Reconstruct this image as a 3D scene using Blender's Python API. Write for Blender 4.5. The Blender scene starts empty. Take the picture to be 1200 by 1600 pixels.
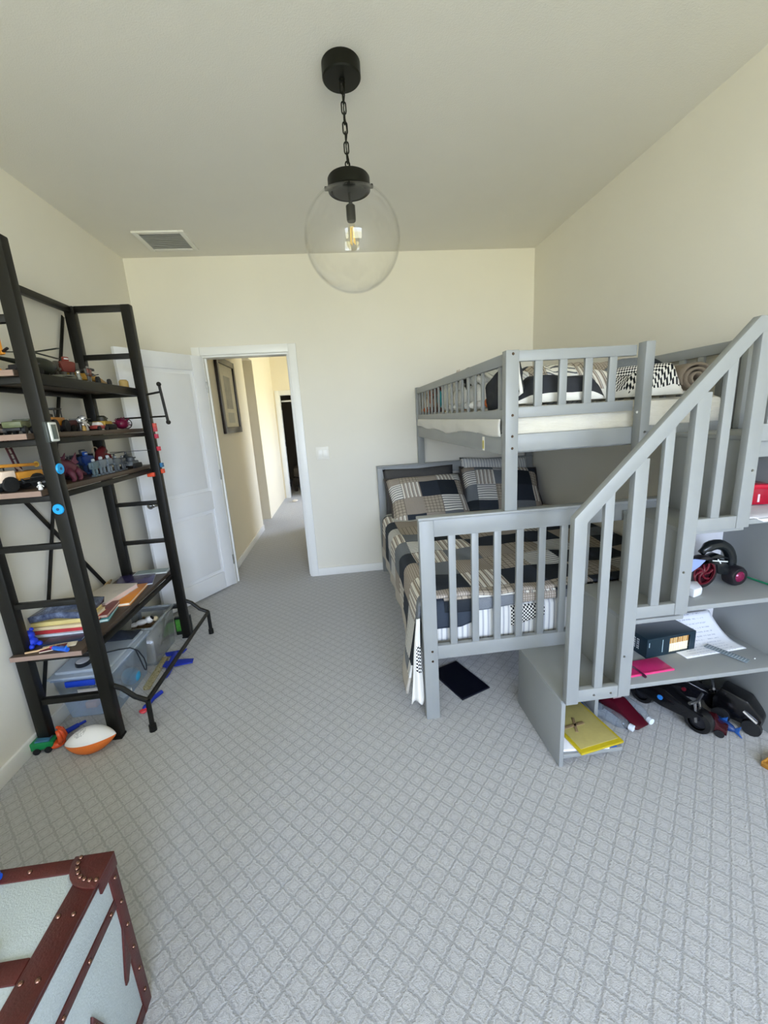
import bpy, bmesh, math, random
from mathutils import Vector, Matrix, Euler
random.seed(7)
PI = math.pi
scene = bpy.context.scene
COL = scene.collection
ORG = {}

# ---------------------------------------------------------------- colour and material helpers
def S(h):
    h = h.lstrip('#')
    o = []
    for i in (0, 2, 4):
        c = int(h[i:i+2], 16) / 255
        o.append(c / 12.92 if c <= .04045 else ((c + .055) / 1.055) ** 2.4)
    return (*o, 1)

class NT:
    """tiny helper around a node tree"""
    def __init__(s, mat):
        s.nt = mat.node_tree
    def n(s, t, **k):
        nd = s.nt.nodes.new(t)
        for a, b in k.items():
            setattr(nd, a, b)
        return nd
    def l(s, a, b):
        s.nt.links.new(a, b)
    def math(s, op, a, b=None, c=None):
        m = s.n('ShaderNodeMath', operation=op)
        for i, v in enumerate((a, b, c)):
            if v is None: continue
            if isinstance(v, (int, float)): m.inputs[i].default_value = v
            else: s.l(v, m.inputs[i])
        return m.outputs[0]
    def mix(s, f, a, b, blend='MIX'):
        m = s.n('ShaderNodeMix', data_type='RGBA', blend_type=blend)
        for i, v in ((0, f), (6, a), (7, b)):
            if isinstance(v, (int, float)): m.inputs[i].default_value = v
            elif isinstance(v, tuple): m.inputs[i].default_value = v
            else: s.l(v, m.inputs[i])
        return m.outputs[2]
    def noise(s, vec, scale, detail=2, rough=.5):
        t = s.n('ShaderNodeTexNoise')
        t.inputs['Scale'].default_value = scale
        t.inputs['Detail'].default_value = detail
        t.inputs['Roughness'].default_value = rough
        if vec is not None: s.l(vec, t.inputs['Vector'])
        return t.outputs['Fac']
    def obj(s):
        return s.n('ShaderNodeTexCoord').outputs['Object']
    def uv(s):
        return s.n('ShaderNodeTexCoord').outputs['UV']
    def bump(s, h, strength, dist=.01):
        b = s.n('ShaderNodeBump')
        b.inputs['Strength'].default_value = strength
        b.inputs['Distance'].default_value = dist
        s.l(h, b.inputs['Height'])
        return b.outputs['Normal']

def newmat(name, rough=.6, metal=0.0, spec=.5):
    m = bpy.data.materials.new(name)
    m.use_nodes = True
    b = m.node_tree.nodes['Principled BSDF']
    b.inputs['Roughness'].default_value = rough
    b.inputs['Metallic'].default_value = metal
    b.inputs['Specular IOR Level'].default_value = spec
    return m, b, NT(m)

CACHE = {}
def pm(col, rough=.5, metal=0.0, var=.12, scale=40, bump=0, spec=.5):
    """plain procedural material: colour with a little noise variation"""
    key = (col, rough, metal, var, scale, bump, spec)
    if key in CACHE: return CACHE[key]
    m, b, t = newmat('mat_' + col.strip('#'), rough, metal, spec)
    c = S(col)
    f = t.noise(t.obj(), scale, 3)
    lo = tuple(x * (1 - var) for x in c[:3]) + (1,)
    hi = tuple(min(1, x * (1 + var)) for x in c[:3]) + (1,)
    t.l(t.mix(f, lo, hi), b.inputs['Base Color'])
    if bump: t.l(t.bump(f, bump, .004), b.inputs['Normal'])
    CACHE[key] = m
    return m

def wood(name, c1, c2, axis='Y', rough=.5):
    m, b, t = newmat(name, rough)
    mp = t.n('ShaderNodeMapping')
    sc = {'X': (1.5, 26, 26), 'Y': (26, 1.5, 26), 'Z': (26, 26, 1.5)}[axis]
    mp.inputs['Scale'].default_value = sc
    t.l(t.obj(), mp.inputs['Vector'])
    f = t.noise(mp.outputs[0], 1.0, 6, .65)
    t.l(t.mix(f, S(c1), S(c2)), b.inputs['Base Color'])
    t.l(t.bump(f, .15, .002), b.inputs['Normal'])
    return m

def patchwork(name, cell, offs=(0, 0)):
    """quilt of square fabric patches; UV in metres"""
    m, b, t = newmat(name, .9, 0, .2)
    sx = t.n('ShaderNodeSeparateXYZ'); t.l(t.uv(), sx.inputs[0])
    u = t.math('ADD', sx.outputs[0], offs[0]); v = t.math('ADD', sx.outputs[1], offs[1])
    cu = t.math('FLOOR', t.math('DIVIDE', u, cell)); cv = t.math('FLOOR', t.math('DIVIDE', v, cell))
    cb = t.n('ShaderNodeCombineXYZ'); t.l(cu, cb.inputs[0]); t.l(cv, cb.inputs[1])
    # a fixed sequence that never repeats along a row, shifted from row to row
    k = t.math('ADD', t.math('MULTIPLY', cu, 3), t.math('MULTIPLY', cv, 2))
    wn = t.n('ShaderNodeTexWhiteNoise', noise_dimensions='2D'); t.l(cb.outputs[0], wn.inputs['Vector'])
    k = t.math('ADD', k, t.math('FLOOR', t.math('MULTIPLY', wn.outputs['Value'], 2.0)))
    k = t.math('MODULO', t.math('ADD', k, 700), 7)
    def stripe(co, period, width):
        return t.math('LESS_THAN', t.math('MODULO', t.math('ADD', co, 50), period), width)
    nz = t.noise(t.uv(), 260, 2)
    heather = t.mix(nz, S('#575c62'), S('#8f949a'))
    pu = stripe(u, .034, .011); pu2 = stripe(t.math('ADD', u, .02), .034, .004)
    st_u = t.mix(pu2, t.mix(pu, S('#e8e4da'), S('#9a8d82')), S('#5a5350'))
    st_v = t.mix(stripe(v, .024, .008), S('#e9e7e0'), S('#62666c'))
    gu = stripe(u, .03, .004); gv = stripe(v, .03, .004)
    plaid = t.mix(t.math('MAXIMUM', gu, gv), S('#b3a898'), S('#6b625a'))
    taupe = t.mix(t.math('MAXIMUM', stripe(u, .012, .004), stripe(v, .012, .003)), S('#b9afa2'), S('#8d8278'))
    kinds = [S('#2b3036'), st_u, plaid, heather, S('#353b44'), st_v, taupe]
    c = kinds[0] if not isinstance(kinds[0], tuple) else t.mix(0.0, kinds[0], kinds[0])
    for i in range(1, 7):
        c = t.mix(t.math('GREATER_THAN', k, i - .5), c, kinds[i])
    # seams between patches, and fine weave
    fu = t.math('ABSOLUTE', t.math('SUBTRACT', t.math('FRACT', t.math('DIVIDE', u, cell)), .5))
    fv = t.math('ABSOLUTE', t.math('SUBTRACT', t.math('FRACT', t.math('DIVIDE', v, cell)), .5))
    seam = t.math('GREATER_THAN', t.math('MAXIMUM', fu, fv), .488)
    c = t.mix(t.math('MULTIPLY', seam, .35), c, S('#3a3a3a'))
    t.l(c, b.inputs['Base Color'])
    h = t.math('ADD', t.math('MULTIPLY', t.math('SUBTRACT', 1.0, seam), .6), t.math('MULTIPLY', t.noise(t.uv(), 40, 3), .8))
    t.l(t.bump(h, .5, .008), b.inputs['Normal'])
    return m

def striped(name, a, c, period, width, along='u'):
    m, b, t = newmat(name, .9, 0, .2)
    sx = t.n('ShaderNodeSeparateXYZ'); t.l(t.uv(), sx.inputs[0])
    co = sx.outputs[0 if along == 'u' else 1]
    f = t.math('LESS_THAN', t.math('MODULO', t.math('ADD', co, 50), period), width)
    col = t.mix(f, S(a), S(c))
    t.l(col, b.inputs['Base Color'])
    t.l(t.bump(t.noise(t.uv(), 25, 3), .4, .01), b.inputs['Normal'])
    return m

def checkered(name, a, c, size):
    m, b, t = newmat(name, .9, 0, .2)
    ch = t.n('ShaderNodeTexChecker'); ch.inputs['Scale'].default_value = 1 / size
    ch.inputs['Color1'].default_value = S(a); ch.inputs['Color2'].default_value = S(c)
    t.l(t.uv(), ch.inputs['Vector'])
    t.l(ch.outputs[0], b.inputs['Base Color'])
    return m

def clear(name, tint, haze, gloss_rough=.05, fac=.75):
    """thin clear plastic or glass shell: see-through with a fresnel reflection and a little milky haze"""
    m = bpy.data.materials.new(name); m.use_nodes = True
    t = NT(m); nt = m.node_tree
    for n in list(nt.nodes):
        if n.type != 'OUTPUT_MATERIAL': nt.nodes.remove(n)
    out = [n for n in nt.nodes if n.type == 'OUTPUT_MATERIAL'][0]
    tr = t.n('ShaderNodeBsdfTransparent'); tr.inputs[0].default_value = tint
    df = t.n('ShaderNodeBsdfDiffuse'); df.inputs[0].default_value = haze
    gl = t.n('ShaderNodeBsdfGlossy'); gl.inputs['Roughness'].default_value = gloss_rough
    lw = t.n('ShaderNodeLayerWeight'); lw.inputs['Blend'].default_value = .5
    fr = t.math('MINIMUM', t.math('ADD', .025, t.math('MULTIPLY', t.math('POWER', lw.outputs['Facing'], 5.0), .8)), .45)
    nz = t.noise(t.obj(), 9, 2)
    a = t.n('ShaderNodeMixShader'); t.l(t.math('ADD', fac - .04, t.math('MULTIPLY', nz, .08)), a.inputs[0]); t.l(df.outputs[0], a.inputs[1]); t.l(tr.outputs[0], a.inputs[2])
    c = t.n('ShaderNodeMixShader'); t.l(fr, c.inputs[0]); t.l(a.outputs[0], c.inputs[1]); t.l(gl.outputs[0], c.inputs[2])
    t.l(c.outputs[0], out.inputs[0])
    return m

# ---------------------------------------------------------------- mesh builder
class MB:
    def __init__(s):
        s.bm = bmesh.new(); s.mi = 0; s.uvl = s.bm.loops.layers.uv.new('UVMap')
    def _merge(s, b2, M=None):
        if M is not None: b2.transform(M)
        for f in b2.faces: f.material_index = s.mi; f.smooth = True
        me = bpy.data.meshes.new('tmp'); b2.to_mesh(me); b2.free()
        s.bm.from_mesh(me); bpy.data.meshes.remove(me)
        return s
    def box(s, x0, x1, y0, y1, z0, z1, bev=.003, M=None):
        b = bmesh.new(); bmesh.ops.create_cube(b, size=1)
        for v in b.verts:
            v.co = Vector(((x0 + x1) / 2 + v.co.x * (x1 - x0), (y0 + y1) / 2 + v.co.y * (y1 - y0), (z0 + z1) / 2 + v.co.z * (z1 - z0)))
        bev = min(bev, .45 * min(abs(x1 - x0), abs(y1 - y0), abs(z1 - z0)))
        if bev > 0: bmesh.ops.bevel(b, geom=list(b.edges), offset=bev, segments=2, affect='EDGES', profile=.5)
        return s._merge(b, M)
    def cbox(s, c, sx, sy, sz, bev=.003, R=None):
        M = Matrix.Translation(c) @ (R.to_matrix().to_4x4() if R is not None else Matrix())
        return s.box(-sx/2, sx/2, -sy/2, sy/2, -sz/2, sz/2, bev, M)
    def bar(s, p0, p1, w, h, bev=.002, up=(0, 0, 1)):
        p0 = Vector(p0); p1 = Vector(p1); d = (p1 - p0); L = d.length; d.normalize()
        up = Vector(up)
        if abs(d.dot(up)) > .98: up = Vector((0, 1, 0))
        x = d.cross(up).normalized(); z = x.cross(d).normalized()
        M = Matrix((x, d, z)).transposed().to_4x4(); M.translation = (p0 + p1) / 2
        return s.box(-w/2, w/2, -L/2, L/2, -h/2, h/2, bev, M)
    def rod(s, p0, p1, r0, r1=None, seg=14):
        p0 = Vector(p0); p1 = Vector(p1); d = p1 - p0
        b = bmesh.new()
        bmesh.ops.create_cone(b, cap_ends=True, segments=seg, radius1=r0, radius2=r0 if r1 is None else r1, depth=d.length)
        q = Vector((0, 0, 1)).rotation_difference(d.normalized())
        M = Matrix.Translation((p0 + p1) / 2) @ q.to_matrix().to_4x4()
        return s._merge(b, M)
    def ball(s, c, r, seg=16, R=None):
        b = bmesh.new(); bmesh.ops.create_uvsphere(b, u_segments=seg, v_segments=max(6, seg * 2 // 3), radius=1)
        r = (r, r, r) if isinstance(r, (int, float)) else r
        M = Matrix.Translation(c) @ (R.to_matrix().to_4x4() if R is not None else Matrix()) @ Matrix.Diagonal((*r, 1))
        return s._merge(b, M)
    def tube(s, pts, r, seg=8, closed=False):
        pts = [Vector(p) for p in pts]; n = len(pts); b = bmesh.new(); rings = []
        up = Vector((0, 0, 1)); prev = None
        for i, p in enumerate(pts):
            if closed: d = pts[(i + 1) % n] - pts[i - 1]
            else: d = pts[min(i + 1, n - 1)] - pts[max(i - 1, 0)]
            d.normalize()
            if prev is None:
                a = up if abs(d.dot(up)) < .9 else Vector((1, 0, 0))
                x = d.cross(a).normalized()
            else:
                x = (prev - d * prev.dot(d)).normalized()
            prev = x; y = d.cross(x)
            rr = r[i] if isinstance(r, (list, tuple)) else r
            rings.append([b.verts.new(p + (x * math.cos(2*PI*k/seg) + y * math.sin(2*PI*k/seg)) * rr) for k in range(seg)])
        m = n if closed else n - 1
        for i in range(m):
            A, B = rings[i], rings[(i + 1) % n]
            for k in range(seg): b.faces.new((A[k], A[(k+1) % seg], B[(k+1) % seg], B[k]))
        if not closed:
            b.faces.new(rings[0][::-1]); b.faces.new(rings[-1])
        bmesh.ops.recalc_face_normals(b, faces=b.faces)
        return s._merge(b)
    def lathe(s, prof, c=(0, 0, 0), axis='Z', seg=28, mats=None, cap=True):
        b = bmesh.new(); rings = []
        for r, z in prof:
            r = max(r, 1e-5)
            rings.append([b.verts.new((r * math.cos(2*PI*k/seg), r * math.sin(2*PI*k/seg), z)) for k in range(seg)])
        for i in range(len(rings) - 1):
            for k in range(seg): b.faces.new((rings[i][k], rings[i][(k+1) % seg], rings[i+1][(k+1) % seg], rings[i+1][k]))
        if cap:
            b.faces.new(rings[0][::-1]); b.faces.new(rings[-1])
        bmesh.ops.remove_doubles(b, verts=b.verts, dist=1e-6)
        bmesh.ops.recalc_face_normals(b, faces=b.faces)
        R = {'Z': Matrix(), 'X': Matrix.Rotation(PI/2, 4, 'Y'), 'Y': Matrix.Rotation(-PI/2, 4, 'X')}[axis]
        return s._merge(b, Matrix.Translation(c) @ R)
    def prism(s, poly, a0, a1, plane='xy', bev=0):
        b = bmesh.new()
        def P(p, a):
            return {'xy': (p[0], p[1], a), 'xz': (p[0], a, p[1]), 'yz': (a, p[0], p[1])}[plane]
        A = [b.verts.new(P(p, a0)) for p in poly]; B = [b.verts.new(P(p, a1)) for p in poly]
        n = len(poly)
        for i in range(n): b.faces.new((A[i], A[(i+1) % n], B[(i+1) % n], B[i]))
        b.faces.new(A[::-1]); b.faces.new(B)
        bmesh.ops.recalc_face_normals(b, faces=b.faces)
        if bev: bmesh.ops.bevel(b, geom=list(b.edges), offset=bev, segments=2, affect='EDGES', profile=.5)
        return s._merge(b)
    def quad(s, pts, uvs=None):
        f = s.bm.faces.new([s.bm.verts.new(p) for p in pts]); f.material_index = s.mi
        if uvs:
            for l, q in zip(f.loops, uvs): l[s.uvl].uv = q
        return s
    def grid(s, fn, nu, nv, matfn=None):
        """fn(i,j) -> (point, uv)"""
        G = [[fn(i, j) for j in range(nv)] for i in range(nu)]
        V = [[s.bm.verts.new(G[i][j][0]) for j in range(nv)] for i in range(nu)]
        for i in range(nu - 1):
            for j in range(nv - 1):
                f = s.bm.faces.new((V[i][j], V[i+1][j], V[i+1][j+1], V[i][j+1]))
                f.smooth = True; f.material_index = matfn(i, j) if matfn else s.mi
                for l, (a, c) in zip(f.loops, ((i, j), (i+1, j), (i+1, j+1), (i, j+1))): l[s.uvl].uv = G[a][c][1]
        return s
    def build(s, name, mat, parent=None, world=False, solid=0, sub=0, sharp=35):
        me = bpy.data.meshes.new(name)
        bmesh.ops.recalc_face_normals(s.bm, faces=[f for f in s.bm.faces]) if not solid else None
        s.bm.to_mesh(me); s.bm.free()
        mats = mat if isinstance(mat, (list, tuple)) else [mat]
        for m in mats: me.materials.append(m)
        if sharp: me.set_sharp_from_angle(angle=math.radians(sharp))
        o = bpy.data.objects.new(name, me); COL.objects.link(o)
        if parent is not None:
            o.parent = parent
            if world:
                me.transform(Matrix.Translation(-Vector(ORG.get(parent, (0, 0, 0)))))
            ORG[o] = ORG.get(parent, (0, 0, 0))
        elif world:
            # move the origin of a top-level mesh to the base of its geometry
            xs = [v.co.x for v in me.vertices]; ys = [v.co.y for v in me.vertices]; zs = [v.co.z for v in me.vertices]
            c = Vector(((min(xs)+max(xs))/2, (min(ys)+max(ys))/2, min(zs)))
            me.transform(Matrix.Translation(-c)); o.location = c; ORG[o] = tuple(c)
        if solid:
            md = o.modifiers.new('thickness', 'SOLIDIFY'); md.thickness = solid; md.offset = 0
        if sub:
            md = o.modifiers.new('smooth', 'SUBSURF'); md.levels = sub; md.render_levels = sub
        return o

def tag(o, label, cat, group=None, kind=None):
    o['label'] = label; o['category'] = cat
    if group: o['group'] = group
    if kind: o['kind'] = kind
    return o
def thing(name, label, cat, loc=(0, 0, 0), rz=0, group=None):
    o = bpy.data.objects.new(name, None); COL.objects.link(o)
    o.empty_display_size = .05
    o.location = loc; o.rotation_euler = (0, 0, rz); ORG[o] = tuple(loc)
    return tag(o, label, cat, group)
def struct(name, mb, mat, label, cat, parent=None, **k):
    o = mb.build(name, mat, parent, **k)
    if parent is None: tag(o, label, cat, None, 'structure')
    return o
def dup(root, loc, rz, label, group=None):
    r = root.copy(); COL.objects.link(r); r.location = loc; r.rotation_euler = (0, 0, rz); r['label'] = label
    ORG[r] = tuple(loc)
    if group: r['group'] = group
    def kids(a, b):
        for ch in [c for c in bpy.data.objects if c.parent == a]:
            k = ch.copy(); COL.objects.link(k); k.parent = b
            kids(ch, k)
    kids(root, r)
    return r
def rn(a, b): return random.uniform(a, b)

# ---------------------------------------------------------------- materials of the room
W, H, YB = 3.40, 2.807, -6.30
def paint(name, col, bump=.12, scale=260):
    m, b, t = newmat(name, .75, 0, .25)
    c = S(col); f = t.noise(t.obj(), scale, 2)
    f2 = t.noise(t.obj(), 3, 2)
    t.l(t.mix(f2, tuple(x*.975 for x in c[:3])+(1,), tuple(min(1, x*1.02) for x in c[:3])+(1,)), b.inputs['Base Color'])
    t.l(t.bump(f, bump, .004), b.inputs['Normal'])
    return m
M_WALL = paint('cream_wall_paint', '#e9e5d8')
M_CEIL = paint('ceiling_paint', '#e9e6dc', .25, 180)
M_TRIM = pm('#f2f2ee', .35, var=.02, scale=8)
M_DOOR = pm('#eeeff0', .4, var=.02, scale=9)
M_HALL = paint('hallway_paint', '#efe6d0')

def carpet():
    m, b, t = newmat('patterned_loop_carpet', .95, 0, .1)
    mp = t.n('ShaderNodeMapping'); mp.inputs['Rotation'].default_value = (0, 0, PI/4)
    t.l(t.obj(), mp.inputs['Vector'])
    sx = t.n('ShaderNodeSeparateXYZ'); 
    nzv = t.n('ShaderNodeTexNoise'); nzv.inputs['Scale'].default_value = 95; nzv.inputs['Detail'].default_value = 2
    t.l(t.obj(), nzv.inputs['Vector'])
    wob = t.n('ShaderNodeVectorMath', operation='MULTIPLY_ADD')
    t.l(nzv.outputs['Color'], wob.inputs[0]); wob.inputs[1].default_value = (.016, .016, 0); t.l(mp.outputs[0], wob.inputs[2])
    t.l(wob.outputs[0], sx.inputs[0])
    cell = .051
    def tri(o):   # 0 at the groove, .5 in the middle of the cell
        fr = t.math('FRACT', t.math('ADD', t.math('DIVIDE', o, cell), 500.0))
        return t.math('SUBTRACT', .5, t.math('ABSOLUTE', t.math('SUBTRACT', fr, .5)))
    a, c = tri(sx.outputs[0]), tri(sx.outputs[1])
    d = t.math('MINIMUM', a, c)
    def sstep(x, e0, e1):
        mr = t.n('ShaderNodeMapRange', interpolation_type='SMOOTHSTEP')
        t.l(x, mr.inputs[0]); mr.inputs[1].default_value = e0; mr.inputs[2].default_value = e1
        return mr.outputs[0]
    rib = sstep(d, .02, .12)                                    # groove between the raised lines
    ring = t.math('SUBTRACT', 1.0, t.math('MULTIPLY', t.math('SUBTRACT', sstep(d, .14, .22), sstep(d, .24, .34)), .32))
    h = t.math('MULTIPLY', ring, t.math('ADD', .35, t.math('MULTIPLY', rib, .65)))
    fuzz = t.noise(t.obj(), 330, 3, .75)
    fuzz2 = t.noise(t.obj(), 150, 2, .6)
    fz = t.math('ADD', t.math('MULTIPLY', fuzz, .6), t.math('MULTIPLY', fuzz2, .4))
    colr = t.mix(h, S('#858688'), S('#c1c1c2'))
    colr = t.mix(t.math('MULTIPLY', t.math('ABSOLUTE', t.math('SUBTRACT', fz, .5)), 3.2), colr, t.mix(fz, S('#6f6f70'), S('#d2d2d2')))
    big = t.noise(t.obj(), 1.3, 3)
    colr = t.mix(t.math('MULTIPLY', big, .18), colr, S('#8f8f8c'))
    t.l(colr, b.inputs['Base Color'])
    b.inputs['Sheen Weight'].default_value = .6; b.inputs['Sheen Roughness'].default_value = .45
    t.l(t.bump(t.math('ADD', t.math('MULTIPLY', h, .6), t.math('MULTIPLY', fz, 1.3)), .6, .010), b.inputs['Normal'])
    return m
M_CARPET = carpet()

# ---------------------------------------------------------------- room shell
struct('floor', MB().box(-.7, 3.52, YB-.1, 7.4, -.08, 0, 0), M_CARPET, 'light grey carpet with a raised diamond lattice, running out into the hallway', 'carpet')
struct('ceiling', MB().box(-.12, W+.12, YB-.1, .12, H, H+.1, 0), M_CEIL, 'plain pale ceiling above the bedroom', 'ceiling')
struct('wall_left', MB().box(-.12, 0, YB-.1, .12, 0, H, 0), M_WALL, 'cream wall behind the black shelving unit', 'wall')
struct('wall_right', MB().box(W, W+.12, YB-.1, .12, 0, H, 0), M_WALL, 'cream wall along the right side of the bunk bed', 'wall')
b = MB().box(0, .48, 0, .12, 0, H, 0).box(1.21, W, 0, .12, 0, H, 0).box(.48, 1.21, 0, .12, 2.055, H, 0)
struct('wall_back', b, M_WALL, 'cream back wall with the open doorway', 'wall')
# rear wall behind the camera with two windows
wins = [(.12, .75), (1.55, 3.22)]; WZ0, WZ1 = .75, 2.45
b = MB().box(0, W, YB-.12, YB, 0, WZ0, 0).box(0, W, YB-.12, YB, WZ1, H, 0)
for x0, x1 in ((0, wins[0][0]), (wins[0][1], wins[1][0]), (wins[1][1], W)): b.box(x0, x1, YB-.12, YB, WZ0, WZ1, 0)
struct('wall_rear', b, M_WALL, 'cream wall with two windows opposite the door', 'wall')
for i, (x0, x1) in enumerate(wins):
    f = MB()
    for a in ((x0, x0+.05, WZ0, WZ1), (x1-.05, x1, WZ0, WZ1), (x0, x1, WZ0, WZ0+.05), (x0, x1, WZ1-.05, WZ1), (x0, x1, (WZ0+WZ1)/2-.025, (WZ0+WZ1)/2+.025)):
        f.box(a[0], a[1], YB-.09, YB-.05, a[2], a[3], .004)
    wf = struct('window_%d' % (i+1), f, M_TRIM, 'white sash window, %s of the pair on the rear wall' % ('left' if i == 0 else 'right'), 'window')
    s = MB().box(x0-.05, x1+.05, YB-.001, YB+.05, WZ0-.03, WZ0, .004)
    struct('window_sill', s, M_TRIM, '', '', parent=wf)

def base(name, x0, x1, y0, y1, lab):
    b = MB().box(x0, x1, y0, y1, 0, .075, .002)
    horizontal = abs(x1-x0) > abs(y1-y0)
    struct(name, b, M_TRIM, lab, 'baseboard')
base('baseboard_back', 1.277, W, -.014, 0, 'white baseboard of the back wall between doorway and bed')
base('baseboard_back_2', 0, .41, -.014, 0, 'short white baseboard on the back wall behind the open door')
base('baseboard_left', 0, .014, YB, -.014, 'white baseboard along the left wall under the shelving unit')
base('baseboard_right', W-.014, W, YB, -.014, 'white baseboard along the right wall')
base('baseboard_hall', .40, .414, .14, 1.985, 'white baseboard in the hallway below the framed picture')

# doorway casing and jamb
def casing(name, y0, y1, lab, xl, xr, zt, w=.067):
    b = MB()
    b.box(xl-w, xl, y0, y1, 0, zt+w, .004).box(xr, xr+w, y0, y1, 0, zt+w, .004).box(xl, xr, y0, y1, zt, zt+w, .004)
    ym = y0 if y0 < y1 else y1
    struct(name, b, M_TRIM, lab, 'door trim')
casing('trim_1', -.018, 0, 'white casing around the open bedroom doorway', .48, 1.21, 2.055)
b = MB().box(.48, .495, 0, .12, 0, 2.055, .001).box(1.195, 1.21, 0, .12, 0, 2.055, .001).box(.495, 1.195, 0, .12, 2.04, 2.055, .001)
b.box(.495, .507, .05, .07, 0, 2.04, .001).box(1.183, 1.195, .05, .07, 0, 2.04, .001)
struct('trim_2', b, M_TRIM, 'white door jamb with stop lining the bedroom doorway', 'door trim')

# hallway
struct('wall_hall_left', MB().box(.28, .40, .12, 2.0, 0, H, 0).box(.28, .40, 2.66, 4.52, 0, H, 0).box(.28, .40, 2.0, 2.66, 2.375, H, 0).box(-.6, .28, 2.66, 2.78, 0, H, 0).box(-.72, -.6, 1.0, 2.78, 0, H, 0).box(-.6, .28, 1.0, 1.12, 0, H, 0), M_HALL, 'bright cream hallway wall with the framed picture and an alcove', 'wall')
struct('wall_hall_right', MB().box(1.5, 1.62, .12, 2.15, 0, H, 0).box(1.5, 1.62, 4.15, 4.52, 0, H, 0).box(1.5, 3.4, .24, .36, 0, H, 0).box(1.62, 3.4, 2.03, 2.15, 0, H, 0).box(1.62, 3.4, 4.15, 4.27, 0, H, 0).box(3.4, 3.5, 2.03, 2.60, 0, H, 0).box(3.4, 3.5, 3.70, 4.27, 0, H, 0).box(3.4, 3.5, 2.60, 3.70, 0, .8, 0).box(3.4, 3.5, 2.60, 3.70, 2.0, H, 0), M_HALL, 'right hallway wall, hidden beyond the doorway', 'wall')
struct('ceiling_hall', MB().box(-.72, 3.52, .12, 4.52, H, H+.1, 0).box(-.6, .28, 1.12, 2.66, 2.375, 2.40, 0), M_CEIL, 'hallway ceiling with lowered alcove soffit', 'ceiling')
struct('wall_hall_end', MB().box(.40, .50, 4.4, 4.52, 0, H, 0).box(1.22, 1.5, 4.4, 4.52, 0, H, 0).box(.50, 1.22, 4.4, 4.52, 1.985, H, 0), M_HALL, 'cream end wall of the hallway around the dark doorway', 'wall')
b = MB().box(.425, .50, 4.385, 4.4, 0, 2.06, .004).box(1.22, 1.295, 4.385, 4.4, 0, 2.06, .004).box(.50, 1.22, 4.385, 4.4, 1.985, 2.06, .004).box(.50, .512, 4.4, 4.52, 0, 1.985, .001).box(1.208, 1.22, 4.4, 4.52, 0, 1.985, .001).box(.512, 1.208, 4.4, 4.52, 1.973, 1.985, .001)
tr = struct('trim_3', b, M_TRIM, 'white casing of the dark doorway at the end of the hall', 'door trim')
for z in (.25, 1.05, 1.75):
    struct('hinge', MB().box(.512, .53, 4.5, 4.52, z-.045, z+.045, .001), pm('#2a2622', .4, .8), '', '', parent=tr)
M_DARK = paint('shade_toned_paint', '#8e8470')  # shade of the unlit room put into a darker wall colour
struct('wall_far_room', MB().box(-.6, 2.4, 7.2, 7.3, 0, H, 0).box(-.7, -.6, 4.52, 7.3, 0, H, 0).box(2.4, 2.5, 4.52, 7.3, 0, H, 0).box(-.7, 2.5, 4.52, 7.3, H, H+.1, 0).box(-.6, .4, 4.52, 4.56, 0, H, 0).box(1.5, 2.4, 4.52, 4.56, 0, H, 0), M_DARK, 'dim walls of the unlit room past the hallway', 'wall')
o = MB().rod((.515, 4.56, 1.87), (1.205, 4.56, 1.87), .016).build('light_streak_bar', pm('#f4f2ec', .3), None, True)  # white bar added in place of a bright streak of light
tag(o, 'white bar standing in for a streak of light across the top of the dark far doorway', 'light streak')
# a low bed in the far room
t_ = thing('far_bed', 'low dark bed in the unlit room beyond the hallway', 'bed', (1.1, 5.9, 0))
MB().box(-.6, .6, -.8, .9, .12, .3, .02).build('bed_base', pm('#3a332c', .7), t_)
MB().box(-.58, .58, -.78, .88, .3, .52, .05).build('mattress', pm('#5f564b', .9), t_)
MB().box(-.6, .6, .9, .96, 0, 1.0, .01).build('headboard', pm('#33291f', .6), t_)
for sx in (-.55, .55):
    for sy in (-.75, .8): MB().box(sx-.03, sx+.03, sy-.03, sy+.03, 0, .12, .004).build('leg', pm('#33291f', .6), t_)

# picture in the hallway
t_ = thing('framed_picture', 'tall black framed picture with a cream mat on the hallway wall', 'picture', (.40, 1.02, 1.39))
def ring(b, y0, y1, z0, z1, w, x0, x1, bev=.004):
    b.box(x0, x1, y0, y0+w, z0, z1, bev).box(x0, x1, y1-w, y1, z0, z1, bev).box(x0, x1, y0+w, y1-w, z0, z0+w, bev).box(x0, x1, y0+w, y1-w, z1-w, z1, bev)
    return b
ring(MB(), -.36, .36, 0, .78, .065, 0, .03).build('frame', pm('#241a14', .35), t_)
MB().box(.002, .012, -.30, .30, .06, .72, 0).build('mat_board', pm('#dcd6c0', .8), t_)
m, bb, t = newmat('grey_photo_print', .5)
t.l(t.mix(t.noise(t.obj(), 9, 5, .7), S('#4d4b45'), S('#c9c5b4')), bb.inputs['Base Color'])
MB().box(.012, .0135, -.12, .14, .26, .60, 0).build('print', m, t_)
MB().box(.012, .0135, -.12, .14, .11, .22, 0).build('caption_panel', pm('#b9b7a8', .6), t_)
# hallway floor things
t_ = thing('toy_ring', 'tiny pale ring on the hallway carpet before the dark doorway', 'toy', (.647, 3.94, 0))
MB().tube([(.035*math.cos(a), .035*math.sin(a), .022) for a in [k*PI/8 for k in range(16)]], .018, 8, True).build('ring', pm('#e8dfd0', .5), t_)
MB().ball((0, 0, .02), .014).build('center', pm('#8a6a4a', .5), t_)
o = MB().ball((1.165, .86, .055), (.05, .07, .055), 14).ball((1.165, .80, .03), (.04, .06, .03), 12).build('slipper', pm('#15161a', .8), None, True)
tag(o, 'small black slipper half hidden behind the right doorjamb in the hall', 'slipper')

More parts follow.
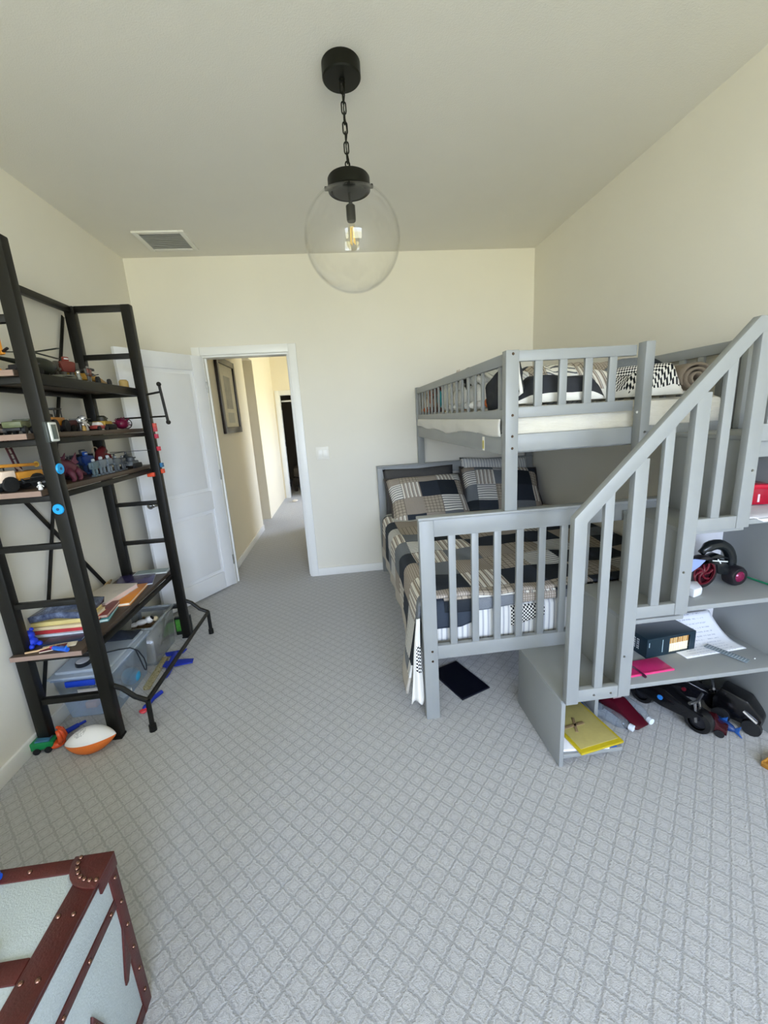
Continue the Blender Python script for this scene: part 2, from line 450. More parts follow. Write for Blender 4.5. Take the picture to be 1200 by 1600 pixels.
# bedroom door
dr = thing('door_1', 'white two panel door standing open beside the shelving unit', 'door', (.482, -.004, 0), math.atan2(-.61, -.402))
dr['kind'] = 'structure'
L_, T_ = .73, .036
f = MB().box(0, L_, -.006, .006, .012, 2.05, 0)
def leaf_side(b, y0, y1):
    b.box(0, .115, y0, y1, .012, 2.05, .004).box(L_-.115, L_, y0, y1, .012, 2.05, .004)
    for z0, z1 in ((.012, .17), (.76, .925), (1.93, 2.05)): b.box(.115, L_-.115, y0, y1, z0, z1, .004)
leaf_side(f, -T_/2, 0); leaf_side(f, 0, T_/2)
f.build('panel', M_DOOR, dr)
for z0, z1 in ((.17, .76), (.925, 1.93)):
    for s in (-1, 1):
        y0, y1 = sorted((s*.004, s*.0135))
        MB().box(.145, L_-.145, y0, y1, z0+.03, z1-.03, .008).build('panel_field', M_DOOR, dr)
for s in (-1, 1):
    k = MB().lathe([(.027, 0), (.027, .006), (.011, .01), (.011, .035), (.014, .04)], (L_-.042, s*T_/2, .915), 'Y', 20) if s > 0 else MB().lathe([(.014, -.04), (.011, -.035), (.011, -.01), (.027, -.006), (.027, 0)], (L_-.042, s*T_/2, .915), 'Y', 20)
    k.bar((L_-.042, s*(T_/2+.042), .915), (L_-.13, s*(T_/2+.045), .917), .014, .02, .005)
    k.build('door_handle', pm('#b9b9b6', .22, 1.0), dr)
for z in (.25, 1.05, 1.8):
    MB().rod((0, .022, z-.045), (0, .022, z+.045), .006).build('hinge', pm('#a5a59f', .3, 1.0), dr)

# switch, vent
t_ = thing('light_switch', 'white double rocker switch plate beside the doorway', 'light switch', (1.42, 0, 1.175))
MB().box(-.058, .058, -.006, 0, -.058, .058, .003).build('plate', pm('#efece2', .35, var=.02), t_)
for x in (-.024, .024):
    MB().box(x-.017, x+.017, -.0095, -.004, -.033, .033, .002).build('rocker', pm('#f4f2ea', .3, var=.02), t_)
t_ = thing('ceiling_vent', 'white louvred air vent in the ceiling near the door', 'vent', (.455, -.31, H))
v = MB()
for a in ((-.175, -.14, -.165, .165), (.14, .175, -.165, .165), (-.14, .14, -.165, -.13), (-.14, .14, .13, .165)): v.box(a[0], a[1], a[2], a[3], -.012, 0, .003)
v.build('frame', pm('#e9e8e2', .4, var=.02), t_)
v = MB()
for i in range(17):
    y = -.125 + i * .0156
    v.cbox((0, y, -.006), .28, .013, .0016, 0, Euler((math.radians(38), 0, 0)))
v.build('louvres', pm('#d2d3ce', .4, var=.02), t_)
MB().box(-.14, .14, -.13, .13, -.002, 0, 0).build('duct', pm('#5d5f5e', .8), t_)

# ---------------------------------------------------------------- globe pendant
LX, LY = 1.714, -1.864
M_BLK = pm('#16170f', .45, .6)
lamp = thing('pendant_lamp', 'clear glass globe pendant hanging on a black chain from the ceiling', 'lamp', (LX, LY, H))
MB().lathe([(.072, 0), (.075, -.004), (.075, -.05), (.071, -.055), (.012, -.056), (.012, -.062), (.004, -.064)], seg=36).build('canopy', M_BLK, lamp)
zc, Rg = 2.197 - H, .2
z = -.062; i = 0
top = zc + Rg + .045
n = 9; Lk = (z - top) / n
for i in range(n):
    zz = z - Lk * (i + .5); hl = Lk * .62; w = .0085
    ax = (1, 0) if i % 2 == 0 else (0, 1)
    pts = []
    for k in range(8): a = PI * k / 7; pts.append((w*math.cos(a), hl - w + w*math.sin(a)))
    for k in range(8): a = PI + PI * k / 7; pts.append((w*math.cos(a), -hl + w + w*math.sin(a)))
    tilt = .15 * (1 if i % 3 else -1)
    MB().tube([(p*ax[0] + tilt*p*ax[1], p*ax[1] + tilt*p*ax[0], zz + q) for p, q in pts], .0028, 6, True).build('chain_link', M_BLK, lamp)
MB().tube([(.004*math.sin(k*1.1)+.003, .004*math.cos(k*.9), z - (z-top)*k/14) for k in range(15)], .0026, 6).build('power_cord', M_BLK, lamp)
# cap: a shallow dish on the neck of the globe, with three screws
zt = zc + Rg
MB().lathe([(.004, .05), (.012, .046), (.014, .036), (.082, .030), (.086, .024), (.086, -.018), (.083, -.020), (.083, .018), (.02, .022)], (0, 0, zt-.004), seg=40, cap=False).build('cap', M_BLK, lamp)
MB().lathe([(.03, .018), (.074, .015), (.074, -.012), (.068, -.020), (.012, -.024)], (0, 0, zt-.006), seg=36).build('cap_plate', M_BLK, lamp)
for k in range(3):
    a = math.radians(205 + 120*k)
    MB().rod((.075*math.cos(a), .075*math.sin(a), zt-.028), (.108*math.cos(a), .108*math.sin(a), zt-.034), .0075, .0085, 10).build('thumb_screw', M_BLK, lamp)
M_GLASS = clear('clear_globe_glass', (1, 1, 1, 1), (.9, .9, .9, 1), .0, 1.05)
prof = []
a0 = math.asin(.07 / Rg)
for k in range(49):
    a = a0 + (PI - a0) * k / 48
    prof.append((Rg*math.sin(a), Rg*math.cos(a)))
prof_in = [((Rg-.004)/Rg*r, (Rg-.004)/Rg*q) for r, q in prof][::-1]
g = MB().lathe(prof + prof_in, (0, 0, zc), seg=64, cap=False); g.build('glass_globe', M_GLASS, lamp, sharp=0)
MB().rod((0, 0, zt-.03), (0, 0, zt-.075), .006).lathe([(.013, -.07), (.019, -.075), (.019, -.125), (.017, -.132)], (0, 0, zt), seg=20).build('socket', M_BLK, lamp)
zb = zt - .132
bulb = MB().lathe([(.012, 0), (.013, -.015), (.022, -.04), (.028, -.065), (.026, -.088), (.014, -.105), (.0, -.110)], (0, 0, zb), seg=24, cap=False).build('bulb', clear('bulb_glass', (.97, .95, .88, 1), (.9, .85, .7, 1), .02, 1.0), lamp)
fl = MB()
for k in range(4):
    a = k * PI/2 + .4
    fl.rod((.006*math.cos(a), .006*math.sin(a), zb-.02), (.011*math.cos(a), .011*math.sin(a), zb-.085), .0022, seg=6)
fl.build('filament', pm('#f3d27a', .4, var=.03), bulb)

# ---------------------------------------------------------------- bunk bed
def bedpaint():
    m, b, t = newmat('grey_bed_paint', .38, 0, .4)
    f = t.noise(t.obj(), 6, 3)
    t.l(t.mix(f, S('#8b8e8e'), S('#959896')), b.inputs['Base Color'])
    t.l(t.bump(t.noise(t.obj(), 90, 2), .04, .003), b.inputs['Normal'])
    return m
M_BED = bedpaint()
M_BOLT = pm('#4a3a2c', .4, .8)
M_STEEL = pm('#8f8f8c', .3, 1.0)
BX0, BX1 = 1.903, 3.388
FY = -2.09
bunk = thing('bunk_bed', 'grey wooden twin over full bunk bed in the corner', 'bunk bed', ((BX0+BX1)/2, -1.05, 0))
def bp(name, mb, mat=M_BED, parent=bunk): return mb.build(name, mat, parent, True)
def bolt(p, n, parent, m=M_BOLT, r=.006):
    MB().rod(p, Vector(p) + Vector(n) * .003, r, r*.7, 10).build('bolt', m, parent, True)
# lower head and foot ends
for nm, y0, y1 in (('headboard', -.068, -.020), ('footboard', FY, FY+.044)):
    for x0, x1 in ((BX0, BX0+.067), (BX1-.067, BX1)):
        p = bp('post', MB().box(x0, x1, y0, y1, 0, 1.011, .003))
        if nm == 'footboard' and x0 < 2:
            for z in (.37, .318): bolt((x0+.04, y0, z), (0, -1, 0), p)
    e = MB()
    e.box(BX0-.004, BX1+.004, y0-.006, y1+.006, 1.012, 1.025, .003)
    e.box(BX0+.067, BX1-.067, y0+.008, y1-.008, .932, 1.012, .002)
    e.box(BX0+.067, BX1-.067, y0+.008, y1-.008, .322, .392, .002)
    fb = bp(nm, e)
    x = BX0 + .133
    while x + .034 < BX1 - .067:
        if nm == 'footboard' or True: bp('slat', MB().box(x, x+.033, y0+.012, y1-.014, .39, .934, .002), parent=fb)
        x += .1067
for x0, x1 in ((BX0+.012, BX0+.034), (BX1-.034, BX1-.012)):
    bp('side_rail', MB().box(x0, x1, FY+.044, -.068, .30, .40, .003))
bp('slat_base', MB().box(BX0+.034, BX1-.034, FY+.05, -.07, .30, .318, 0))
# upper frame
UX0, UX1 = 2.293, 3.388
for x0, x1, y0, y1, z0, tag_ in ((UX0, UX0+.057, FY, FY+.042, 1.025, 'near'), (UX0, UX0+.057, -.064, -.02, 1.025, 'far'), (UX1-.057, UX1, -.064, -.02, 1.025, 'f'), (UX1-.057, UX1, FY, FY+.042, 1.025, 'n')):
    p = bp('post', MB().box(x0, x1, y0, y1, z0, 1.70, .003))
    if tag_ == 'near':
        for z in (1.685, 1.439, 1.351, 1.30): bolt((x0+.031, y0, z), (0, -1, 0), p)
# left guard
yL0, yL1 = FY+.042, -.064
g = MB().box(UX0+.006, UX0+.030, yL0, yL1, 1.645, 1.692, .002).box(UX0+.006, UX0+.030, yL0, yL1, 1.418, 1.463, .002)
gl = bp('left_guard_rail', g)
ys = [-1.985 + .1145*k for k in range(17)]
for k, y in enumerate(ys):
    if k == 1: continue
    bp('slat', MB().box(UX0+.012, UX0+.024, y-.0135, y+.0135, 1.46, 1.648, .002), parent=gl)
bp('side_rail', MB().box(UX0+.004, UX0+.032, yL0, yL1, 1.270, 1.362, .003))
# right guard along the wall
g = MB().box(UX1-.030, UX1-.006, yL0, yL1, 1.655, 1.702, .002).box(UX1-.030, UX1-.006, yL0, yL1, 1.418, 1.463, .002)
gr = bp('wall_guard_rail', g)
for y in ys: bp('slat', MB().box(UX1-.026, UX1-.010, y-.017, y+.017, 1.46, 1.66, .002), parent=gr)
bp('side_rail', MB().box(UX1-.032, UX1-.004, yL0, yL1, 1.270, 1.362, .003))
# back guard
g = MB().box(UX0+.057, UX1-.057, -.05, -.026, 1.655, 1.70, .002).box(UX0+.057, UX1-.057, -.05, -.026, 1.27, 1.362, .002)
gb = bp('rear_guard_rail', g)
for k in range(8):
    x = UX0 + .13 + .113*k
    bp('slat', MB().box(x, x+.034, -.046, -.03, 1.36, 1.657, .002), parent=gb)
# front guard with the gap for the stairs
g = MB().box(UX0+.057, 2.872, FY+.008, FY+.032, 1.655, 1.698, .002).box(UX0+.057, 2.872, FY+.008, FY+.032, 1.427, 1.471, .002)
gf = bp('front_guard_rail', g)
for x in (2.425, 2.533, 2.646, 2.755):
    bp('slat', MB().box(x, x+.034, FY+.012, FY+.028, 1.468, 1.657, .002), parent=gf)
bp('front_side_rail', MB().box(UX0+.057, UX1-.057, FY+.006, FY+.036, 1.284, 1.358, .003))
p = bp('gate_post', MB().box(2.872, 2.914, FY-.045, FY+.004, 1.20, 1.704, .003))
bolt((2.895, FY-.045, 1.335), (0, -1, 0), p, M_STEEL)
bolt((2.872, FY-.02, 1.42), (-1, 0, 0), p, pm('#e8e8e4', .4))
bp('slat_base', MB().box(UX0+.034, UX1-.034, FY+.05, -.07, 1.275, 1.295, 0))
tg = MB().box(UX0+.0025, UX0+.0045, -1.820, -1.790, 1.274, 1.340, .0005)
tgo = bp('warning_label', tg, pm('#eeeadc', .5, var=.02)); tgo['label'] = 'white and yellow warning sticker'
bp('yellow_print', MB().box(UX0+.0018, UX0+.0028, -1.816, -1.794, 1.282, 1.322, 0), pm('#d9c95a', .5), tgo)
MB().box(UX0+.0012, UX0+.0022, -1.808, -1.804, 1.288, 1.318, 0).build('print_line', pm('#77734a', .6), tgo, True)

# ---------------------------------------------------------------- staircase with shelves
SY0, SY1 = -2.455, -2.098
stair = thing('storage_staircase', 'grey storage staircase with slatted handrail and open shelves beside the bunk bed', 'staircase', (2.9, -2.27, 0))
def sp(name, mb, mat=M_BED, parent=stair): return mb.build(name, mat, parent, True)
T = .018
SX = [2.385, 2.645, 2.855, 3.062, 3.385]
HZ = [.322, .640, .985, 1.320]
sp('end_panel', MB().box(SX[0], SX[0]+T, SY0, -2.05, 0, HZ[0]-T, .002))
for i in range(4):
    x1 = SX[i+1] + (.018 if i < 3 else 0)
    yb = -2.05 if i == 0 else SY1
    sp('tread', MB().box(SX[i]-.004, x1, SY0-.002, yb, HZ[i]-T, HZ[i], .003))
    if i: sp('riser', MB().box(SX[i], SX[i]+T, SY0, SY1, HZ[i-1], HZ[i]-T, .001))
xs = SX[0]+T
sp('bottom_board', MB().box(xs, 2.665, SY0, -2.05, .040, .058, .002))
sp('divider', MB().box(2.665, 2.683, SY0+.20, SY1, 0, .322, .002))
for z in (.356, .675, 1.008):
    x0 = {.356: 2.664, .675: 2.875, 1.008: 3.082}[z]
    sp('shelf_board', MB().box(x0, SX[4]-.02, SY0-.004, SY1, z-.02, z, .003))
sp('side_panel', MB().box(SX[4]-.02, SX[4], SY0, SY1, 0, HZ[3]-T, .002))
sp('back_panel', MB().prism([(2.664,.356),(SX[4]-.02,.356),(SX[4]-.02,HZ[3]-T),(3.081,HZ[3]-T),(3.081,HZ[2]-T),(2.874,HZ[2]-T),(2.874,HZ[1]-T),(2.664,HZ[1]-T)], SY1-.006, SY1, 'xz'), pm('#d8d7d8', .5, var=.03))
# handrail on the camera side
RY0, RY1 = -2.487, -2.457
rail = MB()
# sloping rail as a prism in the xz plane
rail.prism([(2.385, .322), (2.385, 1.078), (3.000, 1.716), (3.400, 1.716), (3.400, 1.665), (3.016, 1.665), (2.434, 1.060), (2.434, .322)], RY0, RY1, 'xz', .002)
rail.box(2.600, 2.650, RY0+.0008, RY1-.0008, .330, 1.272, .002)
rail.box(2.806, 2.858, RY0+.0008, RY1-.0008, .662, 1.482, .002)
rail.box(3.014, 3.066, RY0+.0008, RY1-.0008, .988, 1.690, .002)
rail.box(2.434, 2.600, RY0+.003, RY1-.003, .330, .381, .002)
rail.box(2.650, 2.806, RY0+.003, RY1-.003, .662, .709, .002)
rail.box(2.858, 3.014, RY0+.003, RY1-.003, .988, 1.034, .002)
rail.box(3.066, 3.395, RY0+.003, RY1-.003, 1.302, 1.362, .002)
rl = sp('handrail', rail)
def zr(x): return 1.058 + (x - 2.432) * (1.665-1.058) / (3.016-2.432)
for x, z0 in ((2.500, .38), (2.706, .708), (2.910, 1.033)):
    pl = [(x, z0), (x+.034, z0), (x+.034, zr(x+.034)+.012), (x, zr(x)+.012)]
    sp('baluster', MB().prism(pl, RY0+.005, RY1-.007, 'xz', .0015), parent=rl)
for x in (3.083, 3.185, 3.29):
    sp('baluster', MB().box(x, x+.034, RY0+.005, RY1-.007, 1.36, 1.668, .0015), parent=rl)
for p in ((2.823, RY0, .834), (2.613, RY0, .509), (3.047, RY0, 1.20)): bolt(p, (0, -1, 0), rl, M_STEEL, .005)
for p in ((2.50, RY0+.003, .352), (2.57, RY0+.003, .352)): bolt(p, (0, -1, 0), rl, M_STEEL, .005)
# far side wall post of the platform
sp('platform_post', MB().box(3.345, 3.385, SY1-.03, SY1, HZ[3], 1.70, .003))
sp('platform_apron', MB().box(3.082, 3.365, SY0+.005, SY0+.025, 1.24, 1.300, .002))

# ---------------------------------------------------------------- bedding, lower bunk
M_QUILT = patchwork('patchwork_quilt', .198, (.396, .198))
M_SHAM = patchwork('patchwork_sham', .165, (.05, .09))
M_SHAM2 = patchwork('patchwork_sham_b', .165, (.38, .71))
M_HEM = pm('#b9b2a6', .9, var=.08, scale=90)
M_WHITE = pm('#dfddd6', .85, var=.03, scale=14, bump=.3)
M_STRIPE = striped('white_striped_sheet', '#dededa', '#b2b4b7', .026, .009)
M_HOUND = checkered('houndstooth_cloth', '#1c1f24', '#eceae4', .009)

MX0, MX1 = 1.94, 3.350
o = MB().box(MX0, MX1, -2.008, -.075, .320, .590, .05).build('mattress', M_WHITE, None, True)
tag(o, 'thick white mattress on the lower full bunk', 'mattress')

def quilt():
    b = MB()
    ZT = .622
    # cross profile from the left hem over the edge to the wall, by arc length
    def prof(s, y):
        t = max(0, (-y - 1.55) / .48); t = t*t*(3-2*t) if t < 1 else 1.0
        hem = .275 - .155 * t
        fl = .012 + .075 * t                     # the corner flares outwards
        side = .565 - hem                        # length of the hanging side
        if s < side:
            k = s / side
            x = 1.900 - fl * (1-k)**1.2
            wv = .006 * math.sin(y*21) * (1-k)
            return (x + wv, hem + s)
        s -= side; r = .057; arc = r * PI/2
        if s < arc:
            a = s / r
            return (1.900 + r - r*math.cos(a), .565 + r*math.sin(a))
        return (1.957 + s - arc, ZT)
    NU, NV = 90, 74
    y0, y1 = -.36, -2.036
    def fn(i, j):
        v = j / (NV-1); y = y0 + (y1-y0) * v
        t = max(0, (-y - 1.55) / .48); t = t*t*(3-2*t) if t < 1 else 1.0
        side = .565 - (.275 - .155*t)
        L = side + .057*PI/2 + (3.345-1.957)
        s = L * i / (NU-1)
        x, z = prof(s, y)
        top = 1 if s > side else 0
        bump = .007*math.sin(7*x+1.3*math.sin(5*y)) * math.sin(6.2*y+2) + .004*math.sin(23*x+11*y)
        if top: z += bump
        if v > .97 and top: z -= .006 * ((v-.97)/.03)
        return Vector((x, y, z)), (s - side + .29, -y)
    hemrow = 4
    b.grid(fn, NU, NV, lambda i, j: 1 if i < hemrow else 0)
    o = b.build('patchwork_quilt', [M_QUILT, M_HEM], None, True, solid=.012, sharp=0)
    return o
q = quilt()
tag(q, 'grey and brown patchwork quilt spread over the lower full bunk', 'quilt')
# folded foot end of the quilt falling over the mattress end
def drape(x0, x1, ztop, zbot, y, mat, name, parent=None, n=26, wav=.006, sol=.008):
    b = MB()
    def fn(i, j):
        x = x0 + (x1-x0)*i/(n-1); k = j/11
        zb = zbot(x) if callable(zbot) else zbot
        zt = ztop(x) if callable(ztop) else ztop
        if k < .25:
            a = k/.25
            yy = y + .05*(1-a)**1.5; z = zt - .018*a*a
        else:
            a = (k-.25)/.75; yy = y - .004*math.sin(a*PI); z = zt - .018 - (zt-.018-zb)*a
        yy += -wav*.5*(1+math.sin(31*x+2*math.sin(9*x)))*k*.5
        return Vector((x, yy, z)), (x, z)
    b.grid(fn, n, 12)
    return b.build(name, mat, parent, True, solid=sol, sharp=0)
fq = drape(2.02, 2.80, .612, lambda x: .545 + .012*math.sin(8*x), -2.0350, M_QUILT, 'quilt_edge', q)
fo = drape(1.975, 2.175, .595, lambda x: .455 + .3*max(0, x-2.10), -2.0310, pm('#313a46', .9, var=.15, scale=60), 'quilt_fold', q)
fo['label'] = 'navy underside of the quilt folded over the foot end'
sh = drape(1.975, 3.34, .545, lambda x: .372 + .012*math.sin(7*x), -2.0215, M_STRIPE, 'top_sheet', None, 60, .002, .004)
tag(sh, 'white striped sheet tucked over the foot end of the lower mattress', 'sheet')
hd = drape(2.352, 2.52, .535, lambda x: .425 + .25*(x-2.352), -2.0325, M_HOUND, 'houndstooth_border', sh, 14, .003, .003)
hd['label'] = 'black and white houndstooth corner'
# sheet corner hanging beside the foot post
b = MB()
def fn(i, j):
    k = j/19; z = .535 - k*(.435 + .012*math.sin(i*.9))
    wd = .016 + .048*k**1.2
    x = 1.893 - wd*(i/9) - .004*math.sin(k*5)
    y = -2.066 - .016*k + .010*math.sin(i*.75 + k*2.2)*(.3+k)
    return Vector((x, y, z)), (x, z)
b.grid(fn, 10, 20, lambda i, j: 1 if 6 <= j <= 11 and i < 6 else 0)
o = b.build('sheet_corner', [M_WHITE, M_HOUND], sh, True, solid=.004, sharp=0)
o['label'] = 'white sheet corner with a houndstooth strip trailing beside the foot post'

# pillows
def pillow(name, label, w, h, d, mat, loc, rot, border=None, trim=None):
    b = MB(); N = 22
    def P(u, v, s):
        e = (1-abs(u)**4)**.5 * (1-abs(v)**4)**.5
        pin = 1 - .07*(1-abs(u*v)) * (abs(u)**6 + abs(v)**6)
        return Vector((u*w/2*pin, v*h/2*pin, s*d/2*e + .006*math.sin(9*u+2)*math.sin(7*v)*e))
    for s in (1, -1):
        b.grid(lambda i, j: (P(-1+2*i/(N-1), -1+2*j/(N-1), s), (w*i/(N-1), h*j/(N-1))), N, N)
    bmesh.ops.remove_doubles(b.bm, verts=b.bm.verts, dist=.0005)
    o = b.build(name, mat, None, sharp=0)
    o.location = loc; o.rotation_euler = rot
    if border:
        f = MB()
        pts = []
        for k in range(4*10):
            e, a = divmod(k, 10); a = -1 + 2*a/10
            u, v = [(a, -1), (1, a), (-a, 1), (-1, -a)][e]
            pin = 1 - .07*(1-abs(u*v)) * (abs(u)**6 + abs(v)**6)
            pts.append((u*w/2*pin*1.01, v*h/2*pin*1.01, 0))
        f.tube(pts, trim or .012, 6, True)
        f.build('piping', border, o, sharp=0)
    return tag(o, label, 'pillow')
M_CREAM = pm('#cfc7b6', .9, var=.06)
pillow('pillow_sham', 'patchwork pillow sham on the left of the lower bunk', .70, .52, .17, M_SHAM, (2.315, -.335, .735), Euler((math.radians(43), 0, math.radians(3))), pm('#4a443f', .9), .008)
pillow('pillow_sham', 'patchwork pillow sham on the right of the lower bunk, behind the white post', .70, .52, .17, M_SHAM2, (2.985, -.315, .755), Euler((math.radians(46), math.radians(4), math.radians(-6))), pm('#4a443f', .9), .008)
pillow('pillow', 'dark sleeping pillow behind the left patchwork sham', .66, .42, .14, pm('#4d4c4c', .9, var=.1), (2.28, -.145, .80), Euler((math.radians(68), 0, 0)))
pillow('pillow', 'white striped pillow peeking out behind the right patchwork sham', .66, .46, .14, M_STRIPE, (3.0, -.130, .82), Euler((math.radians(70), math.radians(3), 0)))

# ---------------------------------------------------------------- bedding, upper bunk
m, bb, tt = newmat('cream_mattress_cover', .85, 0, .2)
mp = tt.n('ShaderNodeMapping'); mp.inputs['Scale'].default_value = (5, 5, 22); mp.inputs['Rotation'].default_value = (0, .35, 0); tt.l(tt.obj(), mp.inputs[0])
f = tt.noise(mp.outputs[0], 1.6, 4, .6); tt.l(tt.mix(f, S('#cfcabb'), S('#dedace')), bb.inputs['Base Color']); tt.l(tt.bump(f, .7, .02), bb.inputs['Normal'])
o = MB().box(UX0+.040, UX1-.040, FY+.042, -.075, 1.296, 1.474, .035).build('mattress', m, None, True)
tag(o, 'cream white mattress on the upper twin bunk', 'mattress')
b = MB()
def fn(i, j):
    y = -2.03 + 1.93*i/69; k = j/9
    dip = .020*math.exp(-((y+1.05)/.16)**2) + .006*math.sin(9*y)
    z0 = 1.352 - dip + .012*max(0, (y+.8))
    z = 1.425 - (1.425-z0)*k
    x = UX0 + .002 - .006*math.sin(k*PI) - .005*math.sin(17*y+3*k)*k
    return Vector((x, y, z)), (y, z)
b.grid(fn, 70, 10)
o = b.build('fitted_sheet', M_WHITE, None, True, solid=.003, sharp=0)
tag(o, 'crumpled white sheet edge bulging under the upper left guard rail', 'sheet')

def heap(name, label, x0, x1, y0, y1, zb, amp, seed, mats, nu=40, nv=40, fold=None, cat='blanket', solid=.012, hemm=True):
    rnd = random.Random(seed)
    w = [(rnd.uniform(4, 17), rnd.uniform(4, 17), rnd.uniform(0, 6), rnd.uniform(.4, 1)) for _ in range(7)]
    def fn(i, j):
        u = i/(nu-1); v = j/(nv-1)
        x = x0 + (x1-x0)*u; y = y0 + (y1-y0)*v
        e = (min(1, u/.16)*min(1, (1-u)/.16)*min(1, v/.12)*min(1, (1-v)/.12))**.6
        s = 0
        for a, c, p, g in w: s += g*abs(math.sin(a*x + c*y + p))
        s /= sum(g for *_, g in w)
        z = zb + amp*e*(.25 + 1.1*s) + .008
        x += .025*math.sin(11*y+seed); y += .025*math.sin(9*x+seed*2)
        return Vector((x, y, z)), ((x-x0)*1.2, (y-y0)*1.2)
    b = MB(); b.grid(fn, nu, nv, (lambda i, j: 1 if (i < 1 or i > nu-3 or j < 1 or j > nv-3) else 0) if hemm else None)
    o = b.build(name, mats, None, True, solid=solid, sharp=0)
    return tag(o, label, cat)
M_CHAR = pm('#2c2e33', .92, var=.2, scale=70)
M_PIPE = pm('#e4e2da', .85, var=.04)
heap('patchwork_blanket', 'crumpled patchwork comforter heaped along the middle of the upper bunk', 2.42, 3.30, -1.93, -1.05, 1.478, .155, 4, [M_QUILT, M_PIPE], 60, 60)
heap('throw_blanket', 'dark charcoal blanket with pale edge bunched behind the front guard of the upper bunk', 2.40, 2.78, -2.015, -1.80, 1.478, .10, 9, [M_CHAR, M_PIPE], 60, 50)
heap('houndstooth_blanket', 'black and white houndstooth blanket at the stair opening of the upper bunk', 2.90, 3.13, -2.035, -1.86, 1.478, .115, 13, [M_HOUND, M_PIPE], 50, 44)
# rolled throw beside the stairs: a spiral roll
b = MB(); pts = []
for k in range(46):
    a = k * .36; r = .018 + .0016*k*.9
    pts.append((r*math.cos(a), r*math.sin(a)*.8))
def fn(i, j):
    px, pz = pts[i]
    x = 3.215 + px; y = -2.03 + .26*j/9
    return Vector((x, y, 1.555 + pz)), (i*.03, y)
b.grid(fn, 46, 10)
o = b.build('rolled_throw', [pm('#85796b', .95, var=.2, scale=150)], None, True, solid=.011, sharp=0)
tag(o, 'taupe throw rolled up at the top of the stairs', 'blanket')
pillow('pillow', 'charcoal pillow with white piping leaning on the near end of the upper left guard rail', .36, .17, .085, M_CHAR, (2.372, -1.865, 1.562), (Matrix.Rotation(PI/2, 3, 'Z') @ Matrix.Rotation(PI/2, 3, 'X') @ Matrix.Rotation(math.radians(-17), 3, 'Z')).to_euler(), M_PIPE, .009)
pillow('pillow', 'white striped pillow lying by the front corner post of the upper bunk', .46, .32, .13, M_STRIPE, (2.60, -1.72, 1.575), Euler((math.radians(24), math.radians(6), math.radians(12))), M_PIPE, .010)

# plush toys along the left guard of the upper bunk
def plush(name, label, loc, rz, s, body, belly, ear, kind='bear', cat='plush toy'):
    t = thing(name, label, cat, loc, rz, 'plush toys on the upper bunk')
    m1, m2, m3 = pm(body, .95, bump=.6, scale=120), pm(belly, .95, bump=.6, scale=120), pm(ear, .95, bump=.5, scale=120)
    MB().ball((0, 0, .075*s), (.058*s, .065*s, .075*s), 18).build('body', m1, t, sharp=0)
    MB().ball((.03*s, 0, .07*s), (.042*s, .046*s, .055*s), 14).build('belly', m2, t, sharp=0)
    h = MB().ball((.01*s, 0, .172*s), (.05*s, .052*s, .046*s), 18).build('head', m1, t, sharp=0)
    for q in (-1, 1):
        MB().ball((.05*s, q*.02*s, .185*s), .007*s, 8).build('eye', pm('#101010', .2), h)
        if kind == 'bird':
            MB().ball((-.01*s, q*.062*s, .08*s), (.035*s, .014*s, .055*s), 12).build('wing', m3, t, sharp=0)
            MB().ball((.03*s, q*.025*s, .008*s), (.022*s, .014*s, .008*s), 10).build('foot', pm('#d98a2b', .8), t)
        else:
            if kind == 'rabbit': MB().ball((0, q*.026*s, .245*s), (.011*s, .016*s, .05*s), 10).build('ear', m3, h, sharp=0)
            elif kind == 'dog': MB().ball((0, q*.056*s, .16*s), (.02*s, .012*s, .036*s), 10).build('ear', m3, h, sharp=0)
            else: MB().ball((.005*s, q*.04*s, .215*s), (.01*s, .018*s, .018*s), 10).build('ear', m3, h, sharp=0)
            MB().ball((.03*s, q*.06*s, .10*s), (.022*s, .02*s, .042*s), 10).build('arm', m1, t, sharp=0)
            MB().ball((.055*s, q*.035*s, .024*s), (.045*s, .024*s, .024*s), 10).build('leg', m1, t, sharp=0)
    if kind == 'bird': MB().rod((.05*s, 0, .17*s), (.08*s, 0, .165*s), .012*s, .002*s, 8).build('beak', pm('#d98a2b', .7), h)
    else: MB().ball((.05*s, 0, .165*s), (.02*s, .022*s, .017*s), 10).build('muzzle', m2, h, sharp=0)
ZP = 1.474
